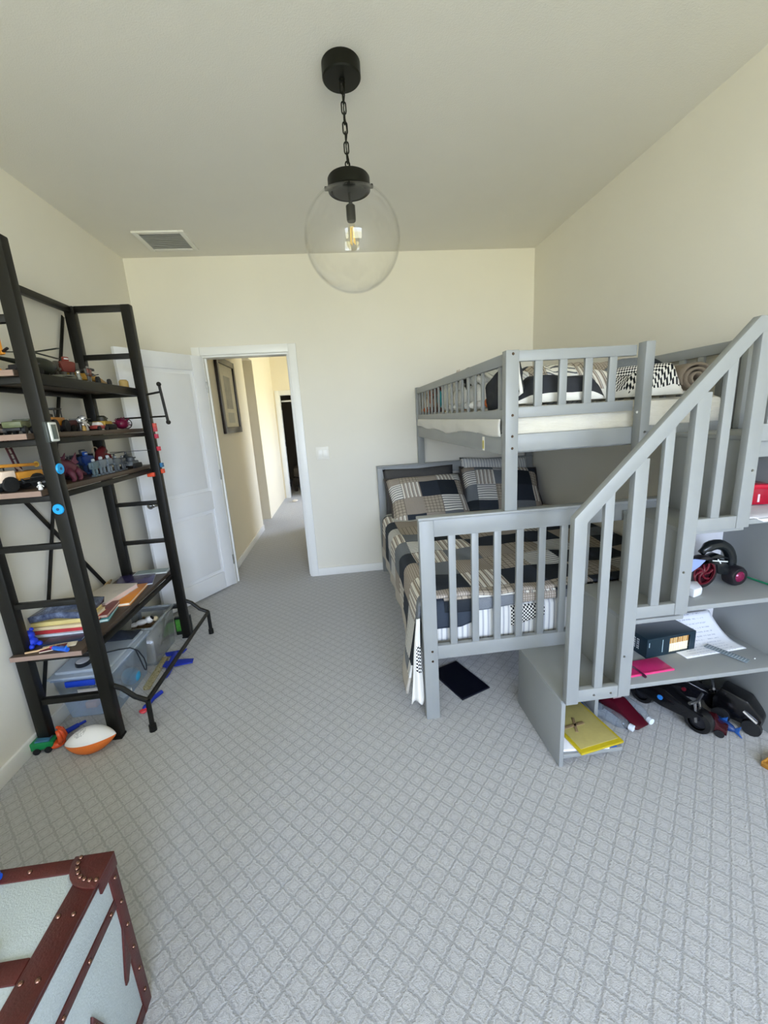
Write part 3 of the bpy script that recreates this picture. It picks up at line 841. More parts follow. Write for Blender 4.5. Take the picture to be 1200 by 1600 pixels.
PL = [('plush_bear', 'tan plush bear in the back corner of the upper bunk', (2.41, -.20, ZP), PI, 1.0, '#9d8a6c', '#cbbb9b', '#8a775a', 'bear'),
 ('plush_fox', 'rusty orange plush fox near the wall end of the upper left guard', (2.40, -.34, ZP), PI*.95, 1.02, '#a4542c', '#e2d5c0', '#5a2d18', 'bear'),
 ('plush_bear', 'dark reddish brown plush bear beside the orange fox', (2.40, -.52, ZP), PI*1.04, .95, '#5a3026', '#8c6a56', '#4a261e', 'bear'),
 ('plush_bird', 'white and teal plush bird against the upper left guard', (2.395, -.80, ZP), PI*.5, 1.15, '#dfe0da', '#e6e6e0', '#1f97a3', 'bird'),
 ('plush_rabbit', 'cream plush rabbit next to the teal bird', (2.405, -1.02, ZP), PI, .90, '#d9d5ca', '#efece2', '#cbbfb2', 'rabbit'),
 ('plush_dog', 'white plush dog with grey ears in the middle of the upper left guard', (2.40, -1.17, ZP), PI*1.03, .95, '#d5d5d1', '#ecebe6', '#5c5c5c', 'dog'),
 ('plush_penguin', 'black and white plush penguin with its head above the upper guard rail', (2.41, -1.30, ZP), PI, 1.14, '#1b1b1d', '#e9e8e2', '#141416', 'bird'),
 ('plush_sheep', 'pale grey plush lamb beside the penguin', (2.40, -1.45, ZP), PI*.97, .98, '#bfc0bd', '#d9d9d4', '#8d8d8a', 'dog'),
 ('plush_cow', 'black and white plush calf next to the charcoal pillow', (2.40, -1.585, ZP), PI*1.02, .95, '#e2e1dc', '#f0efe9', '#161617', 'dog')]
for a in PL: plush(*a)
o = MB().ball((0, 0, .03), (.035, .035, .03), 14).ball((.02, .03, .02), (.03, .025, .02), 12).build('toy_ball', pm('#cf6a2c', .7), None)
o.location = (2.375, -1.70, ZP); tag(o, 'small orange lump of a soft toy below the charcoal pillow corner', 'soft toy')

# black tablet panel on the carpet under the bed
t_ = thing('flat_panel', 'flat glossy black panel lying on the carpet under the foot of the bed', 'panel', (2.145, -1.818, 0), math.radians(-68))
MB().box(-.146, .146, -.094, .094, 0, .009, .003).build('body', pm('#0b0d1c', .35, var=.05), t_)
MB().box(-.140, .140, -.088, .088, .0085, .0095, 0).build('screen', pm('#090b19', .25, var=.03), t_)

# ---------------------------------------------------------------- black shelving unit
M_FR = pm('#15140f', .45, .3, var=.1)
M_BOARD = wood('dark_walnut_board', '#3a2f26', '#5a4a3c', 'Y', .45)
M_BEDGE = wood('pale_board_edge', '#8a7365', '#a68c7c', 'X', .5)
ZA, ZB, ZC, ZD = 1.735, 1.487, 1.252, .510
sh = thing('shelving_unit', 'tall black metal shelving unit with dark wood boards full of toys', 'shelf', (.20, -1.445, 0))
def fp(name, mb, mat=M_FR, parent=sh): return mb.build(name, mat, parent, True)
YN, YFAR = -1.93, -.965
PX0, PX1 = .055, .375
for y in (YN, YFAR):
    for x in (PX0, PX1):
        fp('post', MB().box(x-.028, x+.028, y-.022, y+.022, .012, 2.215, .005).box(x-.03, x+.03, y-.024, y+.024, 0, .012, .003))
    for z, h in ((2.197, .036), (1.925, .03), (1.00, .026), (.735, .026), (.245, .028)):
        fp('rung', MB().box(PX0+.028, PX1-.028, y-.014, y+.014, z-h/2, z+h/2, .002))
    for z in (ZA, ZB, ZC, ZD):
        fp('shelf_bracket', MB().box(PX0+.028, PX1-.028, y-.012, y+.012, z-.052, z-.026, .002))
fp('top_rail', MB().box(PX0-.014, PX0+.014, YN+.022, YFAR-.022, 2.178, 2.214, .002))
for z in (ZA, ZB, ZC, ZD):
    ext = .045 if z != ZA else .03
    x1 = .338
    bd = fp('shelf_board', MB().box(.028, x1, YN-ext, YFAR+ext, z-.024, z, .002), M_BOARD)
    e = fp('board_edge', MB().box(.03, x1-.002, YN-ext-.0015, YN-ext-.0002, z-.023, z-.001, 0), M_BEDGE, bd); e['label'] = 'paler end edge of the shelf board'
    fp('support_bar', MB().box(.338, .358, YN+.022, YFAR-.022, z-.050, z-.004 if z == ZA else z-.026, .002))
    fp('support_bar', MB().box(.03, .05, YN+.03, YFAR-.03, z-.050, z-.026, .002))
# crossing flat braces on the wall side
for (ya, za), (yb, zb) in (((YN+.02, .05), (YFAR-.02, 2.16)), ((YFAR-.02, .30), (YN+.02, 1.55))):
    fp('cross_brace', MB().bar((.018 if ya < yb else .012, ya, za), (.018 if ya < yb else .012, yb, zb), .006 if False else .026, .004, .001, up=(1, 0, 0)))
# outrigger foot bar in front
for y, yo in ((YN+.02, -1.905), (YFAR+.02, -.94)):
    fp('outrigger_arm', MB().tube([(PX1+.02, y, .272), (PX1+.06, y, .25), (.48, yo, .195), (.535, yo, .165)], .0125, 10))
    fp('outrigger_leg', MB().rod((.535, yo, .165), (.537, yo-.012, .03), .012, seg=12).rod((.537, yo-.011, .035), (.5375, yo-.0125, 0), .017, .018, 14))
fp('outrigger_bar', MB().rod((.535, -1.905, .165), (.535, -.94, .165), .012, seg=12))
# towel style handle on the far post
h = MB().rod((PX1+.02, -.975, 1.690), (.492, -.975, 1.704), .0065, seg=10).rod((.20, -.975, 1.553), (.502, -.975, 1.553), .0055, seg=10)
h.rod((.488, -.975, 1.745), (.504, -.975, 1.520), .0085, seg=12).ball((.487, -.975, 1.75), .0145, 12).ball((.505, -.975, 1.515), .0145, 12)
fp('side_handle', h)

# ---------------------------------------------------------------- toy builders
BLK = '#17181a'
def wheels(parent, xs, y, r, w, col=BLK):
    for x in xs:
        for s in (-1, 1):
            MB().rod((x, s*(y-w/2), r), (x, s*(y+w/2), r), r, seg=14).rod((x, s*(y), r), (x, s*(y+w/2+.001), r), r*.45, seg=10).build('wheel', pm(col, .6), parent)
def toy_vehicle(name, label, cat, loc, rz, L, Wd, Hh, body, cab, style='car', accent='#c9c9c6'):
    t = thing(name, label, cat, loc, rz, 'toys on the black shelving unit')
    r = Hh * (.26 if style != 'tank' else .2); y = Wd/2 - .004
    if style == 'tank':
        for s in (-1, 1):
            MB().prism([(-L*.5, r), (-L*.42, 0), (L*.42, 0), (L*.5, r), (L*.44, r*2), (-L*.44, r*2)], s*Wd*.5 if s > 0 else -Wd*.5, s*Wd*.30 if s > 0 else -Wd*.30, 'xz', .002).build('track', pm(BLK, .7), t)
        MB().prism([(-L*.46, r*1.2), (L*.46, r*1.2), (L*.38, Hh*.62), (-L*.42, Hh*.62)], -Wd*.32, Wd*.32, 'xz', .003).build('hull', pm(body, .5), t)
        tu = MB().lathe([(Wd*.28, Hh*.62), (Wd*.26, Hh*.9), (Wd*.16, Hh)], (-L*.05, 0, 0), seg=18).build('turret', pm(cab, .5), t)
        MB().rod((0, 0, Hh*.78), (L*.62, 0, Hh*.84), Hh*.06, seg=10).build('barrel', pm(accent, .5), tu)
        return t
    wheels(t, (-L*.31, L*.31), y, r, .012)
    if style == 'car':
        MB().prism([(-L*.5, r*.7), (L*.5, r*.7), (L*.5, Hh*.5), (L*.28, Hh*.58), (-L*.46, Hh*.62), (-L*.5, Hh*.55)], -Wd*.42, Wd*.42, 'xz', .003).build('body', pm(body, .35), t)
        MB().prism([(-L*.34, Hh*.58), (L*.2, Hh*.56), (L*.06, Hh*.95), (-L*.22, Hh)], -Wd*.36, Wd*.36, 'xz', .003).build('cabin', pm(cab, .2), t)
    elif style == 'truck':
        MB().box(-L*.5, L*.5, -Wd*.36, Wd*.36, r*.8, Hh*.42, .003).build('chassis', pm(BLK, .6), t)
        MB().prism([(-L*.5, Hh*.42), (L*.14, Hh*.42), (L*.2, Hh*.9), (-L*.52, Hh*.82)], -Wd*.46, Wd*.46, 'xz', .003).build('bed', pm(body, .45), t)
        c = MB().prism([(L*.2, Hh*.42), (L*.5, Hh*.42), (L*.5, Hh*.62), (L*.42, Hh), (L*.2, Hh)], -Wd*.42, Wd*.42, 'xz', .003).build('cab', pm(cab, .4), t)
        MB().prism([(L*.30, Hh*.68), (L*.46, Hh*.68), (L*.40, Hh*.92), (L*.30, Hh*.92)], -Wd*.43, Wd*.43, 'xz', .001).build('cab_window', pm('#20262c', .15), c)
    elif style == 'crane':
        MB().box(-L*.5, L*.5, -Wd*.38, Wd*.38, r*.8, Hh*.34, .003).build('chassis', pm(BLK, .6), t)
        MB().box(-L*.5, L*.1, -Wd*.42, Wd*.42, Hh*.34, Hh*.62, .004).build('body', pm(body, .45), t)
        MB().prism([(L*.14, Hh*.34), (L*.5, Hh*.34), (L*.5, Hh*.46), (L*.40, Hh*.7), (L*.14, Hh*.7)], -Wd*.42, Wd*.42, 'xz', .003).build('cab', pm(cab, .4), t)
        bo = MB().bar((L*.35, 0, Hh*.88), (-L*.55, 0, Hh*.80), Wd*.22, Hh*.11, .003).build('boom', pm(body, .45), t)
        MB().tube([(-L*.55 - Hh*.08*math.cos(a), 0, Hh*.80 + Hh*.08*math.sin(a)) for a in [k*PI/6 for k in range(12)]], Hh*.028, 8, True).build('boom_hook', pm('#d9b34a', .5), bo)
        MB().rod((-L*.2, 0, Hh*.6), (-L*.05, 0, Hh*.82), Hh*.04, seg=8).build('ram', pm(accent, .3, .8), t)
    elif style == 'race':
        MB().prism([(-L*.5, r), (L*.5, r*.8), (L*.5, r*1.2), (L*.05, Hh*.62), (-L*.5, Hh*.7)], -Wd*.22, Wd*.22, 'xz', .003).build('body', pm(body, .35), t)
        MB().box(-L*.52, -L*.36, -Wd*.44, Wd*.44, Hh*.84, Hh, .002).build('rear_wing', pm(BLK, .4), t)
        MB().box(-L*.47, -L*.42, -Wd*.1, Wd*.1, Hh*.6, Hh*.85, .001).build('wing_stay', pm(BLK, .4), t)
        MB().ball((-L*.02, 0, Hh*.66), (L*.07, Wd*.12, Hh*.2), 12).build('driver', pm(cab, .4), t)
    elif style == 'loader':
        MB().box(-L*.46, L*.2, -Wd*.34, Wd*.34, r*1.1, Hh*.62, .004).build('body', pm(body, .45), t)
        ca = MB()
        for x in (-L*.36, L*.0):
            for s in (-1, 1): ca.rod((x, s*Wd*.28, Hh*.6), (x, s*Wd*.28, Hh*.95), .003, seg=6)
        ca.box(-L*.42, L*.06, -Wd*.32, Wd*.32, Hh*.94, Hh, .002); ca.build('roll_cage', pm(cab, .4), t)
        MB().prism([(L*.3, .004), (L*.52, .004), (L*.46, Hh*.12), (L*.36, Hh*.36), (L*.3, Hh*.36)], -Wd*.5, Wd*.5, 'xz', .002).build('bucket', pm(accent, .5), t)
        MB().bar((L*.1, 0, Hh*.45), (L*.34, 0, Hh*.2), Wd*.4, .008, .002).build('loader_arm', pm(body, .45), t)
    return t
def toy_heli(name, label, loc, rz, L, body, blade, skid=BLK, rot=.3):
    t = thing(name, label, 'toy helicopter', loc, rz, 'toys on the black shelving unit')
    h = L*.34
    MB().ball((L*.18, 0, h*.55), (L*.26, L*.12, L*.14), 18).build('cabin', pm(body, .35), t)
    MB().ball((L*.30, 0, h*.58), (L*.155, L*.095, L*.10), 14).build('canopy', pm('#1d2a35', .1), t)
    tb = MB().rod((0, 0, h*.62), (-L*.5, 0, h*.78), L*.05, L*.018, 10).prism([(-L*.46, h*.7), (-L*.54, h*.7), (-L*.60, h*1.15), (-L*.54, h*1.15)], -.003, .003, 'xz', .001).build('tail_boom', pm(body, .4), t)
    MB().bar((-L*.52, .007, h*.62), (-L*.52, .007, h*1.02), .004, .010, .001).build('tail_rotor', pm(blade, .4), tb)
    MB().rod((L*.12, 0, h*.85), (L*.12, 0, h*1.18), .006, seg=8).build('mast', pm(BLK, .4), t)
    for k in range(3):
        a = rot + k*2*PI/3
        MB().bar((L*.12, 0, h*1.16), (L*.12+L*.62*math.cos(a), L*.62*math.sin(a), h*1.12), L*.05, .0035, .001).build('rotor_blade', pm(blade, .4), t)
    for s in (-1, 1):
        k = MB().rod((-L*.08, s*L*.1, .006), (L*.34, s*L*.1, .006), .0055, seg=8).rod((0, s*L*.1, .006), (0, s*L*.05, h*.35), .004, seg=6).rod((L*.24, s*L*.1, .006), (L*.24, s*L*.05, h*.35), .004, seg=6)
        k.build('skid', pm(skid, .5), t)
    return t
def toy_robot(name, label, loc, rz, Hh, body, limb, head, eye='#d8d8d8', wide=1.0, gun=None):
    t = thing(name, label, 'toy robot', loc, rz, 'toys on the black shelving unit')
    w = Hh*.24*wide
    for s in (-1, 1):
        MB().box(-Hh*.10, Hh*.16, s*w*.55-w*.3, s*w*.55+w*.3, 0, Hh*.09, .002).box(-Hh*.06, Hh*.07, s*w*.5-w*.22, s*w*.5+w*.22, Hh*.08, Hh*.42, .003).build('leg', pm(limb, .45), t)
        a = MB().box(-Hh*.06, Hh*.06, s*w*1.28-w*.22, s*w*1.28+w*.22, Hh*.50, Hh*.80, .003).box(-Hh*.04, Hh*.18, s*w*1.28-w*.16, s*w*1.28+w*.16, Hh*.42, Hh*.52, .002)
        a.rod((0, s*w*.8, Hh*.72), (0, s*w*1.2, Hh*.72), Hh*.04, seg=8)
        a.build('arm', pm(limb, .45), t)
    MB().prism([(-w*.7, Hh*.40), (w*.7, Hh*.40), (w*1.0, Hh*.78), (w*.7, Hh*.82), (-w*.7, Hh*.82), (-w*1.0, Hh*.78)], -Hh*.10, Hh*.11, 'yz', .003).build('torso', pm(body, .45), t)
    hd = MB().box(-Hh*.06, Hh*.07, -w*.38, w*.38, Hh*.81, Hh, .005).build('head', pm(head, .4), t)
    MB().box(Hh*.065, Hh*.075, -w*.28, w*.28, Hh*.89, Hh*.94, .001).build('visor', pm(eye, .2), hd)
    if gun: MB().rod((Hh*.1, w*1.28, Hh*.47), (Hh*.42, w*1.28, Hh*.52), Hh*.03, seg=8).build('blaster', pm(gun, .5), t)
    return t
def ball_robot(name, label, loc, rz, Hh, body, head):
    t = thing(name, label, 'toy robot', loc, rz, 'toys on the black shelving unit')
    MB().lathe([(Hh*.20, 0), (Hh*.24, Hh*.06), (Hh*.16, Hh*.45), (Hh*.20, Hh*.6), (Hh*.08, Hh*.66)], seg=16).build('body', pm(body, .35), t)
    hd = MB().ball((0, 0, Hh*.80), Hh*.19, 14).build('head', pm(head, .12, .6, var=.03), t)
    MB().ball((Hh*.15, 0, Hh*.80), Hh*.06, 8).build('eye', pm('#0c0c0d', .1), hd)
    for s in (-1, 1): MB().tube([(0, s*Hh*.18, Hh*.52), (Hh*.04, s*Hh*.30, Hh*.42), (Hh*.12, s*Hh*.28, Hh*.30)], Hh*.045, 8).build('arm', pm(body, .35), t)
    return t

# top shelf (A)
toy_robot('toy_robot', 'tall toy robot with orange yellow legs and red top, near end of top shelf', (.20, -1.895, ZA), -.6, .175, '#8d2a22', '#d98f2a', '#a83028', gun=BLK)
toy_heli('toy_helicopter', 'dark toy helicopter with long rotor blades on the top shelf', (.205, -1.665, ZA), 1.25, .30, '#22261f', '#3d423a', rot=.35)
t = thing('toy_glider', 'flat grey toy glider lying on the top shelf beside the helicopter', 'toy plane', (.27, -1.535, ZA), .9, 'toys on the black shelving unit')
MB().ball((0, 0, .014), (.06, .014, .014), 12).build('fuselage', pm('#6a6a5e', .5), t)
MB().box(-.01, .025, -.065, .065, .015, .019, .001).build('wing', pm('#77786c', .5), t)
MB().prism([(-.06, .012), (-.035, .012), (-.055, .045)], -.002, .002, 'xz').build('tail_fin', pm('#77786c', .5), t)
toy_robot('toy_robot', 'stocky brown and red toy robot in the middle of the top shelf', (.235, -1.435, ZA), -.4, .125, '#6e2f26', '#55524a', '#7d3329', wide=1.35, gun='#3a3a34')
ball_robot('toy_figure', 'small silver toy figure in front of the brown robot on the top shelf', (.305, -1.475, ZA), 0, .05, '#8a8a80', '#d8d8d0')
toy_vehicle('toy_race_car', 'long yellow toy race car with big black wheels on the top shelf', 'toy car', (.24, -1.225, ZA), PI/2+.1, .23, .11, .078, '#b98a2c', '#2a2a26', 'race')
toy_vehicle('toy_dump_truck', 'black toy truck with an ochre bed behind the yellow race car', 'toy truck', (.15, -1.19, ZA), PI/2, .17, .075, .085, '#a17a2a', '#2c2c28', 'truck')
o = MB().lathe([(.022, 0), (.026, .004), (.026, .040), (.018, .050)], seg=18).build('toy_barrel', pm('#b79a5c', .6), None); o.location = (.285, -.985, ZA)
tag(o, 'small tan toy barrel at the far end of the top shelf', 'toy')

# second shelf (B)
toy_vehicle('toy_car', 'dark red toy car at the near end of the second shelf', 'toy car', (.10, -1.90, ZB), .5, .12, .065, .055, '#5b231c', '#2c1c18', 'car')
toy_vehicle('toy_jeep', 'olive green toy jeep at the near end of the second shelf', 'toy car', (.255, -1.885, ZB), PI/2+.25, .125, .07, .062, '#59603f', '#3e442f', 'truck')
toy_vehicle('toy_bulldozer', 'orange yellow toy bulldozer with a black cage on the second shelf', 'toy truck', (.225, -1.640, ZB), -PI/2+.15, .175, .09, .115, '#c07f24', '#26251f', 'loader', '#8d6a2e')
ball_robot('toy_figure', 'small black toy figure with a shiny silver ball head behind the bulldozer', (.285, -1.515, ZB), -.3, .068, '#2a2624', '#e8e8e4')
ball_robot('toy_figure', 'small white toy figure with chrome head, middle of the second shelf', (.25, -1.425, ZB), -.2, .082, '#d9d4cc', '#f1f1ee')
ball_robot('toy_figure', 'tiny yellow banded toy figure at the front of the second shelf', (.315, -1.545, ZB), 0, .040, '#a8843e', '#d7d2c8')
toy_vehicle('toy_car', 'red and white toy car between the chrome figure and the yellow tank', 'toy car', (.285, -1.355, ZB), PI/2-.2, .085, .05, .045, '#9a4038', '#e2dcd4', 'car')
toy_vehicle('toy_tank', 'yellow and black toy tank on the second shelf', 'toy tank', (.235, -1.215, ZB), PI/2+.2, .15, .10, .082, '#bd962e', '#2d2c20', 'tank', '#1c1c18')
t = thing('toy_spinner', 'crimson spiky toy ship with a ringed propeller at the far end of the second shelf', 'toy', (.255, -1.045, ZB), PI/2, 'toys on the black shelving unit')
b = MB().ball((0, 0, .034), (.042, .036, .032), 16)
for k in range(14):
    a = k*2.4; e = -.4 + k/10
    d = Vector((math.cos(a)*math.cos(e), math.sin(a)*math.cos(e), math.sin(e)))
    b.rod(Vector((0, 0, .034)) + d*.025, Vector((0, 0, .034)) + Vector((d.x, d.y, max(-.5, d.z)))*.052, .008, .002, 6)
b.build('hull', pm('#6d1436', .4), t)
MB().tube([(.062, .030*math.cos(k*PI/10), .034+.030*math.sin(k*PI/10)) for k in range(20)], .003, 6, True).build('propeller_ring', pm(BLK, .4), t)
pr_ = MB()
for k in range(4): pr_.bar((.062, 0, .034), (.062, .028*math.cos(k*PI/2+.4), .034+.028*math.sin(k*PI/2+.4)), .003, .008, .001)
pr_.rod((.035, 0, .034), (.066, 0, .034), .005, seg=8).build('propeller', pm('#2a2a2a', .4), t)

# third shelf (C)
toy_vehicle('toy_crane_truck', 'orange toy crane truck with white cab at the near end of the third shelf', 'toy truck', (.19, -1.885, ZC), -PI/2-.25, .19, .085, .125, '#c98a30', '#efd9c4', 'crane')
toy_vehicle('toy_car', 'tiny pink and blue toy car at the near edge of the third shelf', 'toy car', (.075, -1.945, ZC), -.4, .07, .04, .032, '#b05a86', '#2a4d8c', 'car')
toy_heli('toy_helicopter', 'small black toy helicopter beside the orange crane truck', (.278, -1.86, ZC), 1.0, .13, '#1b1d1f', '#2a2c2e', rot=1.0)
t = toy_robot('toy_figure', 'small yellow toy figure by the near post on the third shelf', (.318, -1.852, ZC), -.5, .052, '#d9c356', '#d4b93c', '#e3d27a', wide=1.2)
ball_robot('toy_figure', 'little white toy bird figure at the front near corner of the third shelf', (.312, -1.935, ZC), -.8, .036, '#e6e6e2', '#f2f2f0')
t = thing('toy_ladder_tower', 'dark red toy ladder standing against the wall end of the third shelf', 'toy', (.085, -1.72, ZC), 0, 'toys on the black shelving unit')
MB().box(-.05, .05, -.03, .03, 0, .012, .003).build('base', pm('#202022', .5), t)
l = MB()
for s in (-1, 1): l.bar((.02, s*.014, .010), (-.02, s*.014, .21), .006, .008, .001)
for k in range(8): l.bar((.016-.0055*k, -.014, .03+.024*k), (.016-.0055*k, .014, .03+.024*k), .004, .004, 0)
l.build('ladder', pm('#4a1a20', .5), t)
# dragon
t = thing('toy_dragon', 'maroon toy dragon with a bright pink head on the third shelf', 'toy animal', (.262, -1.668, ZC), -PI/2+.12, 'toys on the black shelving unit')
m1, m2 = pm('#5d2436', .6, var=.25, scale=90), pm('#b3254f', .5, var=.2, scale=90)
pts = [(-.12, .03, .02), (-.09, .02, .03), (-.05, 0, .055), (0, 0, .065), (.04, 0, .075), (.065, 0, .095), (.085, 0, .115)]
MB().tube(pts, [.006, .014, .032, .042, .036, .022, .018], 14).build('body', m1, t, sharp=0)
hd = MB().ball((.10, 0, .122), (.030, .022, .022), 14).ball((.125, 0, .114), (.02, .015, .012), 10).build('head', m2, t, sharp=0)
for s in (-1, 1): MB().rod((.09, s*.012, .138), (.075, s*.02, .165), .006, .001, 8).build('horn', m2, hd)
for x in (-.03, .035):
    for s in (-1, 1): MB().tube([(x, s*.028, .055), (x+.012, s*.045, .035), (x+.004, s*.045, .010), (x+.02, s*.047, .006)], [.016, .013, .010, .008], 10).build('leg', m1, t, sharp=0)
for s in (-1, 1):
    MB().prism([(.0, .09), (-.075, .135), (-.06, .10), (-.085, .085), (-.04, .075)], s*.022, s*.026, 'xz', .001).build('wing', pm('#6a2b44', .6), t)
MB().tube([(.05, -.03, .075), (.07, -.045, .085), (.10, -.04, .088)], [.011, .009, .008], 10).build('arm', pm('#a8705c', .6), t, sharp=0)
# drone
t = thing('toy_drone', 'black toy quadcopter on a stand at the back of the third shelf', 'toy drone', (.10, -1.44, ZC), .4, 'toys on the black shelving unit')
MB().rod((0, 0, 0), (0, 0, .085), .006, seg=8).lathe([(.025, 0), (.025, .004), (.006, .008)], seg=16).build('stand', pm('#3a3c3e', .4), t)
MB().box(-.03, .03, -.016, .016, .085, .105, .005).build('body', pm('#d0d0cc', .4), t)
for k in range(4):
    a = PI/4 + k*PI/2; c, s_ = math.cos(a), math.sin(a)
    ar = MB().bar((0, 0, .095), (.062*c, .062*s_, .098), .008, .006, .001).rod((.062*c, .062*s_, .09), (.062*c, .062*s_, .110), .007, seg=8).build('arm', pm(BLK, .4), t)
    MB().bar((.062*c-.03, .062*s_, .110), (.062*c+.03, .062*s_, .110), .008, .002, 0).build('propeller', pm('#26282a', .4), ar)
toy_robot('toy_robot', 'royal blue toy robot behind the row of grey robots on the third shelf', (.17, -1.335, ZC), -.2, .125, '#1d3f86', '#24406f', '#2a5ab0', wide=1.2)
gx = [(.300, -1.505, .092, '#5d6f74', 'nearest of the row of five grey toy robots on the third shelf'), (.300, -1.435, .098, '#6c757c', 'second from the near end in the row of five grey toy robots'), (.300, -1.365, .100, '#707a82', 'middle one in the row of five grey toy robots'), (.300, -1.290, .090, '#5c6266', 'fourth from the near end in the row of five grey toy robots'), (.300, -1.215, .084, '#4a4e52', 'last and darkest in the row of five grey toy robots')]
for k, (x, y, h, c, lab) in enumerate(gx):
    toy_robot('toy_robot', lab, (x, y, ZC), rn(-.2, .2), h, c, c, ['#8d979c', '#a3adb4', '#aeb6bd', '#6f757a', '#55595e'][k], wide=1.1, gun='#3c4044' if k % 2 else None)
t = thing('toy_arch', 'dark red toy creature rearing up behind the grey robots on the third shelf', 'toy animal', (.18, -1.195, ZC), PI/2, 'toys on the black shelving unit')
MB().tube([(-.05, 0, .012), (-.035, 0, .06), (-.01, 0, .105), (.022, 0, .125), (.048, 0, .112)], [.02, .024, .026, .022, .014], 12).build('body', pm('#6b2226', .5, var=.2, scale=80), t, sharp=0)
for s in (-1, 1): MB().tube([(.0, s*.018, .10), (.03, s*.03, .09), (.045, s*.028, .065)], .007, 8).build('claw', pm('#7c2c2e', .5), t)
MB().tube([(.0+.03*math.cos(a), .03, .115+.028*math.sin(a)) for a in [k*PI/8 for k in range(9)]], .004, 8).build('tail_arc', pm('#b9a58c', .4), t)
toy_heli('toy_helicopter', 'slate grey toy gunship helicopter at the far end of the third shelf', (.245, -1.075, ZC), PI/2+.1, .25, '#3c4247', '#25292c', rot=.9)

# further toys filling the gaps
toy_vehicle('toy_truck', 'dark grey toy army truck at the wall side of the top shelf', 'toy truck', (.12, -1.44, ZA), PI/2+.1, .17, .08, .10, '#3c3d35', '#2f302a', 'truck')
toy_vehicle('toy_tank', 'small black toy tank beside the robot at the near end of the top shelf', 'toy tank', (.275, -1.80, ZA), 1.2, .11, .075, .06, '#26272a', '#33353a', 'tank', '#4a4c50')
toy_robot('toy_robot', 'rusty red toy robot crouching between glider and yellow race car on the top shelf', (.30, -1.375, ZA), .2, .085, '#7a3a2a', '#4b4a42', '#5e5b50', wide=1.4, gun='#2d2d2a')
toy_vehicle('toy_car', 'brown toy car parked behind the olive jeep on the second shelf', 'toy car', (.13, -1.80, ZB), PI/2+.3, .11, .06, .05, '#4f3a28', '#2b241d', 'car')
toy_robot('toy_robot', 'dark brown toy robot at the wall side of the second shelf', (.115, -1.50, ZB), 0, .12, '#4a3428', '#2f2a26', '#6a4a34', wide=1.3)
toy_vehicle('toy_truck', 'maroon toy truck behind the red and white car on the second shelf', 'toy truck', (.16, -1.375, ZB), PI/2, .12, .06, .07, '#5b2a2e', '#8a8a84', 'truck')
toy_vehicle('toy_tank', 'dark green toy tank at the wall side of the second shelf', 'toy tank', (.12, -1.20, ZB), PI/2, .13, .085, .085, '#38402c', '#2e3524', 'tank', '#1c1c18')
toy_vehicle('toy_bulldozer', 'black and yellow toy loader at the wall side near end of the third shelf', 'toy truck', (.095, -1.84, ZC), PI/2, .13, .075, .10, '#b98a2c', '#26251f', 'loader', '#3a3a36')
toy_robot('toy_robot', 'dark purple toy robot right behind the maroon dragon', (.185, -1.575, ZC), -.3, .115, '#4a2244', '#2e1c30', '#6a2f5c', wide=1.3, gun=BLK)
toy_robot('toy_robot', 'black toy robot with a long blaster at the wall side of the third shelf', (.12, -1.27, ZC), -.3, .135, '#26282b', '#303338', '#4a4e54', wide=1.3, gun='#1a1c1e')
toy_vehicle('toy_tank', 'grey toy tank near the far post of the third shelf', 'toy tank', (.300, -1.115, ZC), PI/2+.1, .12, .08, .07, '#565c61', '#484d52', 'tank', '#35393d')

# things hung or stuck on the posts
t = thing('wall_timer', 'dark handheld device with a white framed screen hanging on the near front post', 'device', (.405, -1.925, 1.445), 0)
MB().box(0, .018, -.055, .0, .0, .085, .006).build('case', pm('#3a403c', .4), t)
s_ = MB().box(.018, .026, -.050, -.004, .004, .081, .004).build('bezel', pm('#d9dbd4', .4), t)
MB().box(.0255, .0272, -.042, -.012, .013, .072, .001).build('screen', pm('#56605a', .15), s_)
for z, lab, a in ((1.166, 'bright blue round disc stuck low on the near front post', -1), (1.335, 'bright blue round disc on the near front post at the third shelf', 1)):
    t = thing('round_disc', lab, 'disc', (PX1, YN-.022, z), 0, 'blue discs on the near post')
    if a > 0: t.location = (PX1+.028, YN-.006, z)
    R = 'Y' if a < 0 else 'X'
    pf = [(.004, -.008), (.021, -.008), (.023, -.004), (.021, 0)] if a < 0 else [(.021, 0), (.023, .004), (.021, .008), (.004, .008)]
    MB().lathe(pf, (0, 0, 0), R, 20).build('disc', pm('#189fe0', .35), t)
    pf = [(.006, -.010), (.006, -.006)] if a < 0 else [(.006, .006), (.006, .010)]
    MB().lathe(pf, (0, 0, 0), R, 12).build('hub', pm('#0f4f78', .4), t)
clips = [(1.50, '#d4574c', 'coral red brick stuck highest on the far front post'), (1.475, '#c94f58', 'pinkish red brick below the topmost one on the far front post'), (1.432, '#c23a55', 'crimson brick on the far front post at second shelf level'), (1.352, '#c8384a', 'red brick alone halfway between second and third shelf on the far front post'), (1.245, '#2f6f9c', 'blue brick on the far front post beside the third shelf'), (1.205, '#e0512e', 'orange brick stuck below the blue one on the far front post')]
def brick(name, label, loc, col, dims, group):
    t = thing(name, label, 'toy brick', loc, 0, group)
    a, c, d = dims
    MB().box(0, a, -c/2, c/2, -d/2, d/2, .001).build('block', pm(col, .35), t)
    for q in (-.25, .25): MB().rod((a, 0, q*d), (a+.004, 0, q*d), .004, seg=10).build('stud', pm(col, .35), t)
for z, c, lab in clips: brick('toy_brick', lab, (PX1+.028, YFAR+.005, z), c, (.016, .026, .028), 'bricks stuck on the far post')
t = thing('toy_brick', 'orange brick stuck on the camera side of the far front post', 'toy brick', (PX1-.025, YFAR-.022, 1.19), 0, 'bricks stuck on the far post')
MB().box(-.022, .022, -.02, 0, -.013, .013, .001).build('block', pm('#e4512f', .35), t)

